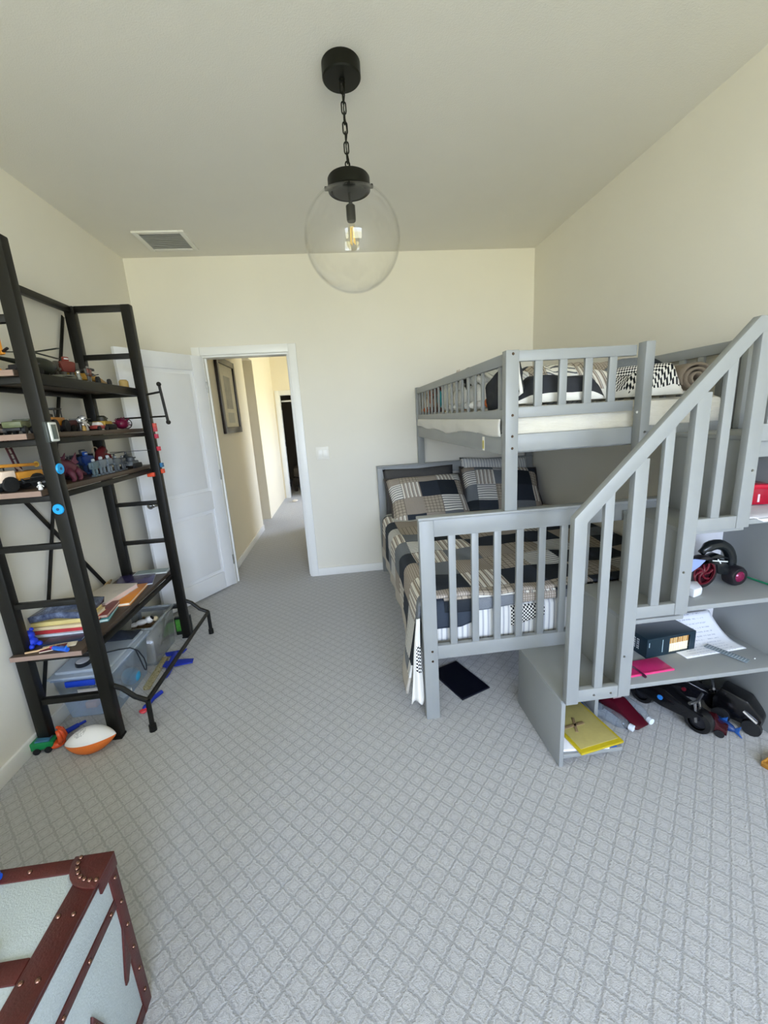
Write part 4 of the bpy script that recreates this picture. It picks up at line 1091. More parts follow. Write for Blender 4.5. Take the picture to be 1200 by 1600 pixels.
# ---------------------------------------------------------------- lower shelf (D): books and papers
M_PAGE = pm('#e6ddc6', .85, var=.06, scale=200)
def book(name, label, loc, rz, L, Wd, T_, cover, spine=None, cat='book', page=M_PAGE, group=None, tilt=None):
    t = thing(name, label, cat, loc, rz, group)
    if tilt: t.rotation_euler = (tilt[0], tilt[1], rz)
    c = MB().box(-Wd/2, Wd/2, -L/2, L/2, 0, T_*.12, .0006).box(-Wd/2, Wd/2, -L/2, L/2, T_*.88, T_, .0006).box(-Wd/2, -Wd/2+.0025, -L/2, L/2, 0, T_, .0006)
    c.build('cover', pm(cover, .35, var=.25, scale=14), t)
    MB().box(-Wd/2+.002, Wd/2-.004, -L/2+.003, L/2-.003, T_*.12, T_*.88, 0).build('pages', page if not spine else pm(spine, .7, var=.1), t)
    return t
# near stack
z = ZD
G1 = 'books stacked on the bottom shelf'
for lab, T_, cov, pg, Wd, L, dx, dy, rz in (
    ('white and blue comic book at the bottom of the near stack', .014, '#dbe3ea', '#e9eef0', .20, .27, 0, 0, PI/2-.04),
    ('red covered paperback second from the bottom of the near stack', .020, '#c33a3e', '#e9d9c0', .19, .25, .004, .004, PI/2+.02),
    ('cream children book third from the bottom of the near stack', .018, '#ecd3a6', '#f3e7cf', .19, .26, -.004, 0, PI/2-.02),
    ('pale yellow book on top of the near stack, under the navy pouch', .022, '#e0cc84', '#ecd795', .18, .24, -.006, .006, PI/2+.05)):
    book('book', lab, (.135+dx, -1.705+dy, z), rz, L, Wd, T_, cov, pg, group=G1); z += T_ + .0005
o = MB()
def fn(i, j):
    u = i/19; v = j/15
    return Vector((.135 + (u-.5)*.25, -1.70 + (v-.5)*.19, z + .016 + .020*math.sin(u*5)*math.sin(v*4) * min(1, 4*u, 4*v, 4-4*u, 4-4*v) + .014*(1-abs(2*u-1)))), (u, v)
o.grid(fn, 20, 16)
m, bb, t = newmat('navy_plastic_bag', .18)
t.l(t.mix(t.math('POWER', t.noise(t.obj(), 30, 4, .7), 2.5), S('#10183a'), S('#b9cbe8')), bb.inputs['Base Color'])  # pale glints on the plastic are painted into the base colour
o = o.build('plastic_pouch', m, None, True, solid=.03, sharp=0)
tag(o, 'shiny navy blue plastic pouch lying on top of the near book stack', 'bag')
# small things at the near end of the bottom shelf
t = thing('toy_animal', 'royal blue soft toy animal at the near left corner of the bottom shelf', 'toy animal', (.064, -1.885, ZD), -.4)
mb_ = pm('#1236c0', .6, var=.2, scale=60)
MB().ball((0, 0, .026), (.034, .028, .026), 16).ball((.0, 0, .058), .024, 14).build('body', mb_, t, sharp=0)
for s in (-1, 1):
    MB().ball((-.002, s*.018, .080), .009, 10).build('ear', mb_, t, sharp=0)
    MB().ball((.028, s*.018, .012), (.018, .012, .012), 10).build('leg', mb_, t, sharp=0)
book('notebook', 'dark blue notebook lying flat in front of the near book stack', (.195, -1.852, ZD), PI/2+.12, .17, .075, .007, '#20304f', '#c9d3e2')
o = MB().bar((.085, -1.957, ZD+.006), (.135, -1.945, ZD+.006), .008, .008, .002).bar((.133, -1.945, ZD+.006), (.190, -1.905, ZD+.006), .008, .008, .002).build('craft_stick', pm('#c9a77c', .7), None, True)
tag(o, 'bent pale wooden craft stick at the near edge of the bottom shelf', 'stick')
t = thing('comic_booklet', 'thin booklet with a maroon and cream cover at the near edge of the bottom shelf', 'booklet', (.205, -1.913, ZD), .3)
MB().box(-.07, .07, -.028, .028, 0, .004, .001).build('pages', pm('#e9dcc4', .7), t)
MB().box(-.07, .03, -.028, .010, .004, .0052, 0).build('cover_print', pm('#6d2331', .5), t)
t = thing('toy_plane', 'small blue toy plane with a pink nose at the near edge of the bottom shelf', 'toy plane', (.235, -1.958, ZD), 2.75)
MB().rod((-.05, 0, .012), (.035, 0, .012), .010, seg=12).build('fuselage', pm('#1f5fd0', .4), t)
MB().rod((.035, 0, .012), (.06, 0, .012), .010, .003, 12).build('nose', pm('#e2336a', .4), t)
MB().box(-.02, .012, -.016, .016, .012, .018, .002).build('wing', pm('#1c7ae0', .4), t)
MB().prism([(-.05, .014), (-.032, .014), (-.05, .034)], -.002, .002, 'xz').build('tail_fin', pm('#1c7ae0', .4), t)
# far half
book('book', 'teal hardback lying beneath the reddish book on the bottom shelf', (.245, -1.60, ZD), .22, .20, .085, .014, '#3f9aa0', '#d3e6e2', group='books and papers on the far half of the bottom shelf')
book('book', 'brownish red book resting on the teal hardback', (.228, -1.585, ZD+.0145), .15, .19, .11, .016, '#8c4a48', '#d7b9a8', group='books and papers on the far half of the bottom shelf')
book('folder', 'orange yellow folder with cream pages on the bottom shelf', (.205, -1.365, ZD), .10, .30, .215, .016, '#e08a2a', '#f0e3c8', cat='folder', group='books and papers on the far half of the bottom shelf')
book('notebook', 'thick cream notebook with pink edge lying on the orange folder', (.150, -1.395, ZD+.0165), -.16, .28, .20, .030, '#d9cfc4', '#ecd4cc', group='books and papers on the far half of the bottom shelf')
t = thing('magazine', 'dark navy magazine with purple streaks on the bottom shelf', 'magazine', (.175, -1.10, ZD), .30)
m, bb, tt = newmat('purple_cover_print', .25)
tt.l(tt.mix(tt.noise(tt.obj(), 16, 4, .7), S('#0b0f2c'), S('#54488a')), bb.inputs['Base Color'])
MB().box(-.11, .11, -.13, .13, 0, .007, .001).build('pages', pm('#c9cfd6', .6), t)
MB().box(-.11, .11, -.13, .13, .007, .0085, .0004).build('cover', m, t)
t = thing('picture_frame', 'flat white framed grey print at the far end of the bottom shelf', 'picture frame', (.22, -.965, ZD), 1.62)
ring(MB(), -.075, .075, 0, .012, 0, 0, 0) if False else None
MB().box(-.045, .045, -.11, .11, 0, .010, .002).build('frame', pm('#c9cecb', .5), t)
MB().box(-.036, .036, -.10, .10, .010, .0108, 0).build('print', pm('#7d8f8e', .3, var=.3, scale=20), t)
t = thing('cord_rings', 'loose tan cord rings and mauve ribbon at the wall side of the bottom shelf', 'cord', (.055, -1.205, ZD))
for k in range(2):
    MB().tube([(.0+.022*math.cos(a)*.8, .03*k-.02+.030*math.sin(a), .028+.022*math.cos(a)+.004) for a in [q*PI/9 for q in range(18)]], .0035, 6, True).build('ring', pm('#a88f62', .7), t)
MB().bar((.0, -.085, .006), (.01, -.015, .008), .022, .008, .003).build('ribbon', pm('#7a4a78', .7), t)

# ---------------------------------------------------------------- clear bins on the floor under the shelf
M_BIN = clear('clear_blue_bin_plastic', (.90, .95, 1.0, 1), (.70, .80, .92, 1), .12, .76)
M_LID = clear('clear_lid_plastic', (.88, .92, .95, 1), (.74, .82, .90, 1), .15, .5)
M_BIN2 = clear('clear_grey_bin_plastic', (.90, .92, .91, 1), (.66, .69, .69, 1), .12, .76)
def tub(b, x0, x1, y0, y1, z1, inset, th=.003):
    """open tapered tub as one shell"""
    def ringv(x0, x1, y0, y1, z): return [b.bm.verts.new(p) for p in ((x0, y0, z), (x1, y0, z), (x1, y1, z), (x0, y1, z))]
    A = ringv(x0+inset, x1-inset, y0+inset, y1-inset, .003); B = ringv(x0, x1, y0, y1, z1)
    for k in range(4): b.bm.faces.new((A[k], A[(k+1) % 4], B[(k+1) % 4], B[k]))
    b.bm.faces.new(A[::-1])
    b.box(x0-.008, x1+.008, y0-.008, y0+.004, z1-.012, z1, .002).box(x0-.008, x1+.008, y1-.004, y1+.008, z1-.012, z1, .002)
    b.box(x0-.008, x0+.004, y0+.004, y1-.004, z1-.012, z1, .002).box(x1-.004, x1+.008, y0+.004, y1-.004, z1-.012, z1, .002)
    return b
t = thing('storage_bin', 'clear bluish storage bin with blue handle and lid, nearest under the shelving unit', 'storage bin', (.165, -1.565, 0), 0, 'clear storage bins under the shelf')
tub(MB(), -.142, .142, -.205, .200, .255, .028).build('tub', M_BIN, t, solid=.003)
l = MB().box(-.158, .158, -.222, .217, .256, .268, .004).box(-.135, .135, -.195, .190, .268, .288, .010)
ld = l.build('lid', M_LID, t)
MB().box(-.07, .075, -.236, -.223, .216, .250, .008).build('latch_handle', pm('#1740b8', .35), t)['label'] = 'blue latch handle'
MB().box(-.07, .075, .218, .231, .205, .262, .005).build('latch_handle', pm('#1740b8', .35), t)
MB().cbox((.02, -.1985, .165), .12, .002, .028, 0, Euler((math.radians(6.5), 0, 0))).build('paper_label', pm('#eceae6', .6, var=.03), t)
# contents of the near bin
cont = [('toy_ball', 'cyan ball inside the near clear bin', (.245, -1.50, .062), .050, '#3aa7d8', 'ball'), ('toy_ball', 'dark blue ball inside the near clear bin', (.10, -1.55, .060), .052, '#27406e', 'ball'), ('toy_ball', 'pale tan ball inside the near clear bin', (.20, -1.635, .046), .040, '#c9a98c', 'ball'), ('toy_ball', 'slate ball at the back of the near clear bin', (.17, -1.44, .052), .045, '#4c5a6c', 'ball')]
for n_, lab, p, r, c, cat in cont:
    o = MB().ball((0, 0, 0), r, 16).build(n_, pm(c, .5, var=.3, scale=30), None, sharp=0); o.location = p; tag(o, lab, cat, 'toys inside the near bin')
for k, (x, y, c, lab) in enumerate(((.115, -1.665, '#d9824a', 'orange block near the front wall of the near clear bin'), (.255, -1.60, '#e6e3dd', 'white block at the right side of the near clear bin'), (.16, -1.495, '#5a6f9c', 'blue grey block in the middle of the near clear bin'))):
    o = MB().box(-.028, .028, -.02, .02, 0, .036, .004).build('toy_block', pm(c, .5), None); o.location = (x, y, .108 if k == 2 else .0065); o.rotation_euler = (0, 0, k)
    if k == 2: o.location = (x, y-.0, .0065)
    tag(o, lab, 'block', 'toys inside the near bin')
# far bin, open, with brown bricks
t = thing('storage_bin', 'clear greyish open storage bin full of brown bricks, farther under the shelving unit', 'storage bin', (.195, -1.16, 0), 0, 'clear storage bins under the shelf')
tub(MB(), -.125, .130, -.170, .165, .275, .022).build('tub', M_BIN2, t, solid=.003)
b = MB(); rnd = random.Random(3)
for k in range(170):
    x, y = rnd.uniform(-.085, .088), rnd.uniform(-.13, .125); z = rnd.uniform(.02, .215)
    b.cbox((x, y, z), rnd.choice((.016, .024, .032)), .016, .012, .001, Euler((rnd.uniform(0, 3), rnd.uniform(0, 3), rnd.uniform(0, 3))))
b.box(-.088, .090, -.134, .128, .006, .200, .01)
o = b.build('toy_bricks', pm('#6e5638', .6, var=.45, scale=35), None); o.location = (.195, -1.16, 0)
tag(o, 'heap of brown toy bricks filling the open greyish bin', 'toy bricks', None, 'stuff')
t = thing('toy_astronaut', 'white toy figure with black visor lying on the brown bricks', 'toy figure', (.20, -1.185, .232), .4)
MB().ball((0, 0, .018), (.035, .024, .018), 14).ball((-.042, .01, .012), (.02, .011, .011), 10).ball((-.042, -.012, .012), (.02, .011, .011), 10).build('body', pm('#e9e6e2', .4), t, sharp=0)
h = MB().ball((.045, 0, .024), .024, 14).build('head', pm('#eeece8', .4), t)
MB().ball((.055, 0, .031), (.018, .018, .016), 12).build('visor', pm('#141416', .15), h)
o = MB().ball((0, 0, .016), (.018, .018, .016), 12).build('toy_ball', pm('#ead7b0', .5), None); o.location = (.262, -1.13, .226)
tag(o, 'small cream ball on the brown bricks beside the white figure', 'ball')
# round device and wrist cord on the near bin
t = thing('round_speaker', 'round black device with a white face resting on the near bin lid', 'speaker', (.150, -1.712, .288))
MB().lathe([(.030, 0), (.036, .004), (.036, .020), (.033, .024)], seg=28).build('case', pm('#12161c', .4), t)
MB().lathe([(.0305, .022), (.0305, .0255), (.012, .0265)], seg=28).build('face', pm('#e4e3e4', .35, var=.03), t)
o = MB().tube([(.175, -1.64, .292), (.22, -1.62, .296), (.27, -1.60, .294), (.318, -1.575, .284), (.336, -1.56, .262), (.345, -1.555, .20), (.352, -1.55, .15), (.350, -1.535, .115), (.346, -1.515, .10), (.344, -1.500, .125), (.346, -1.515, .18), (.340, -1.545, .245), (.334, -1.565, .268)], .0034, 8).build('wrist_cord', pm('#10141c', .7), None, True, sharp=0)
tag(o, 'black wrist cord looping down the side of the near clear bin', 'cord')
# dark netting bag on the near bin
b = MB()
def fn(i, j):
    u, v = i/17, j/15
    return Vector((.19 + (u-.5)*.20, -1.43 + (v-.5)*.11, .290 + .028*(math.sin(PI*u)*math.sin(PI*v))**.7*(.8+.3*math.sin(9*u+5*v)))), (u, v)
b.grid(fn, 18, 16)
o = b.build('folded_net', pm('#262d38', .9, var=.5, scale=120), None, True, solid=.004, sharp=0)
tag(o, 'dark bundle of netting on the back of the near bin lid', 'net')
# green box behind the far front post
t = thing('toy_package', 'black and green toy package standing by the far front post', 'package', (.337, -.905, 0), .1)
MB().box(-.055, .055, -.018, .018, 0, .135, .004).build('box', pm('#0f1a15', .3), t)
m, bb, tt = newmat('green_print', .25)
tt.l(tt.mix(tt.noise(tt.obj(), 40, 3, .7), S('#12552c'), S('#6fc04a')), bb.inputs['Base Color'])
MB().box(-.048, .048, -.0195, -.0178, .030, .122, .0003).build('printed_front', m, t)
# toy plane and gold strip in front of the bins
t = thing('toy_glider', 'blue foam toy glider lying on the carpet beside the far bin', 'toy plane', (.405, -1.34, 0), math.radians(100))
mbl = pm('#1230b0', .5)
MB().ball((0, 0, .018), (.16, .020, .018), 16).build('fuselage', mbl, t)
MB().prism([(-.03, -.02), (.05, -.02), (.02, -.13), (-.03, -.13)], .010, .016, 'xy', .002).prism([(-.03, .02), (.05, .02), (.06, .085), (.02, .085)], .010, .016, 'xy', .002).build('wing', mbl, t)
MB().prism([(.11, -.05), (.16, -.07), (.16, .07), (.11, .05)], .014, .020, 'xy', .002).build('tailplane', mbl, t)
m, bb, tt = newmat('gold_glitter', .22, .45)
v_ = tt.n('ShaderNodeTexVoronoi'); v_.inputs['Scale'].default_value = 160; tt.l(tt.obj(), v_.inputs['Vector'])
tt.l(tt.mix(v_.outputs['Distance'], S('#f7ecc0'), S('#8a7434')), bb.inputs['Base Color']); tt.l(tt.bump(v_.outputs['Color'], .9, .01), bb.inputs['Normal'])
o = MB().bar((.352, -1.57, .012), (.335, -1.25, .012), .036, .022, .004).build('glitter_strip', m, None, True)
tag(o, 'gold glitter strip lying along the side of the clear bins', 'strip')
t = thing('toy_paddle', 'blue plastic toy paddle behind the outrigger bar near its near end', 'toy', (.442, -1.675, 0), math.radians(75))
MB().tube([(-.06, 0, .012), (0, .008, .014), (.06, 0, .012)], .012, 10).ball((-.065, 0, .013), (.022, .016, .013), 12).build('grip', mbl, t)
t = thing('toy_clip', 'small red toy clip on the carpet by the near outrigger leg', 'toy', (.425, -1.765, 0), .3)
MB().tube([(-.02, 0, .008), (0, .012, .009), (.022, 0, .008)], .008, 8).build('body', pm('#e0303a', .4), t)
MB().ball((.0, -.010, .009), (.015, .01, .009), 10).build('jaw', pm('#f0505a', .4), t)
# football
t = thing('football', 'white and orange toy football on the carpet by the near front post', 'ball', (.300, -2.005, .062), math.radians(10))
Lb, Rb = .108, .062
def fb(half):
    b = MB(); n, m_ = 30, 20
    def fn(i, j):
        u = -1 + 2*i/(n-1); a = PI*j/(m_-1)
        r = Rb * max(0, (1-abs(u)**2.0))**.82
        sg = 1 if half else -1
        return Vector((u*Lb, -sg*r*math.cos(a), sg*r*math.sin(a))), (i/n, j/m_)
    b.grid(fn, n, m_); return b
mw, bb, tt = newmat('white_ball_skin', .45)
sx = tt.n('ShaderNodeVectorMath', operation='DISTANCE'); tt.l(tt.obj(), sx.inputs[0]); sx.inputs[1].default_value = (-.030, -.012, .056)
sm = tt.math('MULTIPLY', tt.math('LESS_THAN', sx.outputs['Value'], .026), tt.math('GREATER_THAN', tt.noise(tt.obj(), 120, 2), .5))
tt.l(tt.mix(tt.math('MULTIPLY', sm, .5), S('#f2f0ee'), S('#8d8d8d')), bb.inputs['Base Color'])
R_ = Euler((math.radians(-14), 0, 0)).to_matrix().to_4x4()
for nm, hf, mt in (('white_panel', True, mw), ('orange_panel', False, pm('#ee7d34', .5, bump=.2, scale=200))):
    b = fb(hf); b.bm.transform(R_); b.build(nm, mt, t, sharp=0)
# orange claw
t = thing('toy_claw', 'glossy orange toy hand with curled fingers on the carpet beside the football', 'toy', (.105, -1.945, 0), .5)
mo = pm('#e0572a', .18)
MB().ball((0, 0, .018), (.035, .032, .018), 14).build('palm', mo, t, sharp=0)
for k in range(5):
    a = -1.0 + .5*k; c, s = math.cos(a+PI/2), math.sin(a+PI/2)
    MB().tube([(.022*s, -.022*c, .022), (.036*s, -.036*c, .05), (.030*s, -.030*c, .078), (.018*s, -.018*c, .092)], [.0105, .0105, .009, .006], 10).build('finger', mo, t, sharp=0)
# green truck
t = thing('toy_wagon', 'green toy wagon with black wheels at the foot of the near back post', 'toy truck', (.055, -1.955, 0), math.radians(8))
wheels(t, (-.022, .026), .028, .015, .010)
MB().prism([(-.052, .018), (.042, .018), (.052, .050), (-.045, .058), (-.058, .040)], -.026, .026, 'xz', .003).build('body', pm('#14834a', .3), t)
MB().prism([(-.030, .052), (.034, .048), (.030, .060), (-.026, .064)], -.020, .020, 'xz', .002).build('top_window', pm('#3f6f8c', .15), t)
o = MB().rod((.094, -1.868, .014), (.128, -1.822, .014), .014, .011, 12).rod((.128, -1.822, .014), (.148, -1.795, .012), .007, seg=10).build('toy_bat', pm('#1838b4', .35), None, True)
tag(o, 'short blue toy handle on the carpet between the orange hand and the near bin', 'toy')

# ---------------------------------------------------------------- trunk
TX, TY, TZ = .968, -2.962, .487
tk = thing('storage_chest', 'pale fabric storage chest with riveted red brown leather bands', 'chest', (.55, -3.33, 0))
def tp(name, mb, mat, parent=tk): return mb.build(name, mat, parent, True)
X0, Y1 = .14, -3.70
m, bb, tt = newmat('pale_canvas', .85, 0, .2)
f = tt.noise(tt.obj(), 300, 2); tt.l(tt.mix(f, S('#a3aeb0'), S('#c2cbcd')), bb.inputs['Base Color']); tt.l(tt.bump(f, .3, .003), bb.inputs['Normal'])
M_CAN = m
m, bb, tt = newmat('red_brown_leather', .42, 0, .5)
f = tt.noise(tt.obj(), 30, 4, .65); tt.l(tt.mix(f, S('#36110f'), S('#571f1a')), bb.inputs['Base Color']); tt.l(tt.bump(tt.noise(tt.obj(), 220, 2), .25, .003), bb.inputs['Normal'])
M_LEA = m
M_RIV = pm('#7a5a4c', .25, .9)
zl = .375
tp('body', MB().box(X0, TX, Y1, TY, 0, zl-.002, .004), M_CAN)
lid = tp('lid', MB().box(X0, TX, Y1, TY, zl+.002, TZ, .004), M_CAN)
e = .0035
def band(x0, x1, y0, y1, z0, z1, par=tk): return tp('leather_band', MB().box(x0, x1, y0, y1, z0, z1, .0015), M_LEA, par)
def rivets(pts, n, par):
    for p in pts:
        q = Vector(p); nn = Vector(n)
        MB().ball((0, 0, 0), (.0055, .0055, .0055), 10).build('rivet', M_RIV, par).location = q - Vector(ORG[par])
wb = .052
# bands over the lid
bs = band(TX-wb, TX+e, Y1, TY+e, TZ-.004, TZ+e, lid)
rivets([(TX-x, TY-.12-.105*k, TZ+e) for k in range(6) for x in (.012, .042)], (0, 0, 1), bs)
bb_ = band(X0, TX-wb, TY-.030, TY+e, TZ-.004, TZ+e, lid)
rivets([(TX-.17-.075*k, TY-.014, TZ+e) for k in range(8)], (0, 0, 1), bb_)
band(TX-.004, TX+e, Y1, TY+e, TZ-.012, TZ-.0045, lid)
# side face bands: lid edge, base edge, corner uprights
bl = band(TX-.003, TX+e, Y1, TY+e, zl-.012, zl+.014)
rivets([(TX+e, TY-.05-.085*k, zl+.001) for k in range(8)], (1, 0, 0), bl)
bu = band(TX-.003, TX+e+.0008, TY-.028, TY+e, 0, TZ-.012)
rivets([(TX+e+.0008, TY-.012, .06+.075*k) for k in range(6)], (1, 0, 0), bu)
band(TX-.003, TX+e, Y1, TY-.028, 0, .034)
band(X0, TX-.003, TY-.003, TY+e, 0, .034)
band(TX-.028, TX-.003, TY-.003, TY+e, .034, TZ-.012)
# rounded corner patch with a row of rivets
cpoly = [(TX+.006, TY+.006), (TX-.082, TY+.006)] + [(TX-.082+.0*k+.082*(1-math.cos(k*PI/14)) if False else TX-.082*math.cos(k*PI/14), TY-.074*math.sin(k*PI/14)) for k in range(8)] + [(TX+.006, TY-.074)]
cp_ = tp('corner_patch', MB().prism(cpoly, TZ+.001, TZ+.007, 'xy', .0015).box(TX, TX+.006, TY-.060, TY+.006, TZ-.034, TZ+.004, .0015), M_LEA)
rivets([(TX-.066*math.cos(k*PI/14), TY-.058*math.sin(k*PI/14), TZ+.007) for k in range(8)], (0, 0, 1), cp_)
# pointed tabs on the side face
for yc, z0, z1 in ((TY-.17, .09, .27),):
    tb_ = tp('side_strap', MB().prism([(yc-.03, z0), (yc+.012, z0), (yc+.026, z1-.07), (yc+.004, z1), (yc-.022, z1-.06)], TX, TX+.006, 'yz', .001), M_LEA)
    rivets([(TX+.006, yc, z0+.04), (TX+.006, yc-.004, z0+.10), (TX+.006, yc+.004, z1-.03)], (1, 0, 0), tb_)
tp('corner_tab', MB().prism([(TY-.028, .20), (TY-.028, .30), (TY-.060, .185), (TY-.062, .165), (TY-.052, .165)], TX, TX+.005, 'yz', .001), M_LEA)
# strap with black buckle over the top
st = tp('top_strap', MB().box(X0+.3, TX-wb, TY-.225, TY-.185, TZ, TZ+.005, .002), M_LEA)
bk = tp('buckle', MB().box(.80, .855, TY-.226, TY-.176, TZ+.004, TZ+.022, .006).rod((.84, TY-.21, TZ+.022), (.84, TY-.21, TZ+.030), .010, seg=14), pm('#14181a', .25, .5), st)
o = MB().rod((.68, -2.99, TZ+.014), (.735, -2.985, TZ+.014), .014, seg=16).rod((.735, -2.985, TZ+.014), (.744, -2.984, TZ+.014), .011, .006, 14).build('marker_pen', pm('#0f55d8', .35), None, True)
tag(o, 'blue marker end lying on top of the fabric chest', 'pen')

# ---------------------------------------------------------------- things on the staircase shelves
Z1, Z2, Z3 = .356, .675, 1.008
t = thing('boxed_book_set', 'dark teal slipcase of paperbacks standing on the lowest staircase shelf', 'book set', (2.975, -2.235, Z1), math.radians(6))
mt = pm('#132a36', .35, var=.2, scale=12)
hx, hy, hz = .128, .062, .092
MB().box(-hx, hx, -hy, hy, 0, .005, .001).box(-hx, hx, -hy, hy, hz-.005, hz, .001).box(-hx, -hx+.005, -hy, hy, .005, hz-.005, 0).box(hx-.005, hx, -hy, hy, .005, hz-.005, 0).box(-hx+.005, hx-.005, hy-.005, hy, .005, hz-.005, 0).box(-hx+.005, -.01, -hy, -hy+.004, .005, hz-.005, 0).box(hx-.030, hx-.005, -hy, -hy+.004, .005, hz-.005, 0).box(-.01, hx-.03, -hy, -hy+.004, hz-.014, hz-.005, 0).build('slipcase', mt, t)
for k in range(8):
    x = -.006 + k*.0128
    bk_ = MB().box(x, x+.0118, -hy+.006, hy-.01, .006, hz-.010, .001).build('paperback', pm('#f0e6c8', .8, var=.06, scale=90), t)
    MB().box(x+.001, x+.0108, -hy+.0045, -hy+.007, .048, hz-.012, .0005).build('spine_print', pm(['#c99a55', '#b98c46', '#cfa764', '#a97c3a', '#c49450', '#b8863f', '#cda15c', '#b58444'][k], .6), bk_)
for x, h0, h1 in ((-.118, .052, .074), (-.048, .018, .078)):
    MB().box(x, x+.003, -hy-.0006, -hy+.001, h0, h1, 0).build('spine_line', pm('#b9d2d8', .4), t)
# lettering on the short end: two columns of small white glyph strokes
g = MB(); rnd = random.Random(5)
for col, y in enumerate((-.012, .008)):
    for k in range(5):
        z = .022 + .0105*k
        hgt = .007
        for q in range(2): g.box(-hx-.0007, -hx+.001, y-.006+q*.0085, y-.0035+q*.0085, z, z+hgt, 0)
        if k % 2: g.box(-hx-.0007, -hx+.001, y-.006, y+.005, z+hgt*.4, z+hgt*.62, 0)
        else: g.box(-hx-.0007, -hx+.001, y-.006, y+.005, z+hgt*.72, z+hgt, 0)
g.build('white_lettering', pm('#e8eef0', .5, var=.02), t)
# curled paper sheets
def paper(name, label, pts_fn, mat, nu=24, nv=14, solid=.0012):
    b = MB(); b.grid(pts_fn, nu, nv); o = b.build(name, mat, None, True, solid=solid, sharp=0); return tag(o, label, 'paper')
m, bb, tt = newmat('handwritten_paper', .8)
sx = tt.n('ShaderNodeSeparateXYZ'); tt.l(tt.uv(), sx.inputs[0])
ln = tt.math('LESS_THAN', tt.math('MODULO', tt.math('ADD', sx.outputs[1], 10), .085), .022)
mp = tt.n('ShaderNodeMapping'); mp.inputs['Scale'].default_value = (34, 10, 1); tt.l(tt.uv(), mp.inputs['Vector'])
wr = tt.math('MULTIPLY', ln, tt.math('GREATER_THAN', tt.noise(mp.outputs[0], 1.6, 3), .50))
inb = tt.math('MULTIPLY', tt.math('GREATER_THAN', sx.outputs[0], .12), tt.math('LESS_THAN', sx.outputs[0], .85))
tt.l(tt.mix(tt.math('MULTIPLY', tt.math('MULTIPLY', wr, inb), .42), S('#eef0f4'), S('#5d6d94')), bb.inputs['Base Color'])
M_PAPER = m
P00, P10, P01, P11 = Vector((3.02, -2.345, 0)), Vector((3.325, -2.325, 0)), Vector((2.985, -2.135, 0)), Vector((3.320, -2.125, 0))
def fn(i, j):
    u, v = i/23, j/13
    p = P00.lerp(P10, u).lerp(P01.lerp(P11, u), v)
    z = Z1 + .002 + .088 * max(0, (v-.30)/.70)**1.7
    return Vector((p.x, p.y, z)), (u, v)
paper('paper_sheet', 'white handwritten sheet curling up the back of the lowest staircase shelf', fn, M_PAPER)
def rotpt(c, a, x, y): return (c[0] + x*math.cos(a) - y*math.sin(a), c[1] + x*math.sin(a) + y*math.cos(a))
t = thing('ruler', 'short clear grey ruler on the lowest staircase shelf', 'ruler', (3.205, -2.345, Z1+.0045), math.radians(-66))
MB().box(-.078, .078, -.017, .017, 0, .003, .0006).build('blade', pm('#7d8b94', .2), t)
for k in range(14):
    MB().box(-.07+.0105*k, -.0685+.0105*k, -.016, .014, .003, .0034, 0).build('tick_mark', pm('#c3ccd1', .4), t)
t = thing('plastic_folder', 'magenta plastic folder lying at the left front of the lowest staircase shelf', 'folder', (2.800, -2.365, Z1), math.radians(3))
MB().box(-.115, .105, -.045, .045, 0, .006, .002).build('cover', pm('#c2286a', .3), t)
MB().box(-.115, .105, -.048, -.040, .0, .0085, .002).build('edge', pm('#e8407f', .3), t)
o = MB().tube([(2.682, -2.345, Z1+.03), (2.70, -2.36, Z1+.034), (2.73, -2.38, Z1+.028), (2.748, -2.40, Z1+.016), (2.754, -2.425, Z1+.013)], .004, 8).rod((2.754, -2.424, Z1+.010), (2.755, -2.436, Z1+.008), .0065, .005, 10).build('cable', pm('#4a1030', .4), None, True)
tag(o, 'dark maroon cable bent over the magenta folder', 'cable')
o = MB().ball((3.285, -2.40, Z1+.003), .003, 8).build('bead', pm('#e8e8e8', .3), None, True); tag(o, 'tiny white bead on the lowest staircase shelf', 'bead')
t = thing('tape_case', 'dark blue small case by the handrail on the lowest staircase shelf', 'case', (2.705, -2.310, Z1))
MB().box(-.018, .03, -.03, .03, 0, .022, .004).build('body', pm('#1a2450', .4), t)
# middle shelf: toy motorbike
t = thing('toy_motorbike', 'black toy motorbike with crimson wheels lying on the middle staircase shelf', 'toy motorbike', (3.12, -2.305, Z2), math.radians(4))
mk = pm('#14181a', .25)
def bike_wheel(x, z, r, rimc, nm):
    w_ = MB().lathe([(r*.72, -.020), (r*.95, -.018), (r, -.008), (r, .008), (r*.95, .018), (r*.72, .020)], (x, 0, z), 'Y', 32, cap=False)
    wo = w_.build(nm, pm('#161317', .5), t)
    MB().lathe([(r*.66, -.0215), (r*.74, -.0215), (r*.74, -.014), (r*.66, -.014)], (x, 0, z), 'Y', 32, cap=False).build('rim', pm(rimc, .25), wo)
    MB().lathe([(.001, -.006), (r*.70, -.006), (r*.70, .006), (.001, .006)], (x, 0, z), 'Y', 28).build('disc', pm('#2a0a12', .35), wo)
    sp_ = MB()
    for k in range(7):
        a = k*2*PI/7
        sp_.tube([(x + r*.66*f*math.cos(a+f*1.0), -.012, z + r*.66*f*math.sin(a+f*1.0)) for f in (.12, .35, .6, .8, 1.0)], [.008, .006, .005, .005, .006], 8)
    sp_.rod((x, -.018, z), (x, -.004, z), r*.14, seg=14)
    sp_.build('spokes', pm(rimc, .25), wo)
bike_wheel(-.055, .072, .072, '#5a0f1e', 'wheel')
MB().prism([(-.10, .110), (-.04, .128), (.03, .122), (.075, .075), (.055, .045), (.01, .06), (.0, .10), (-.06, .122)], -.026, .026, 'xz', .006).build('fairing', mk, t)
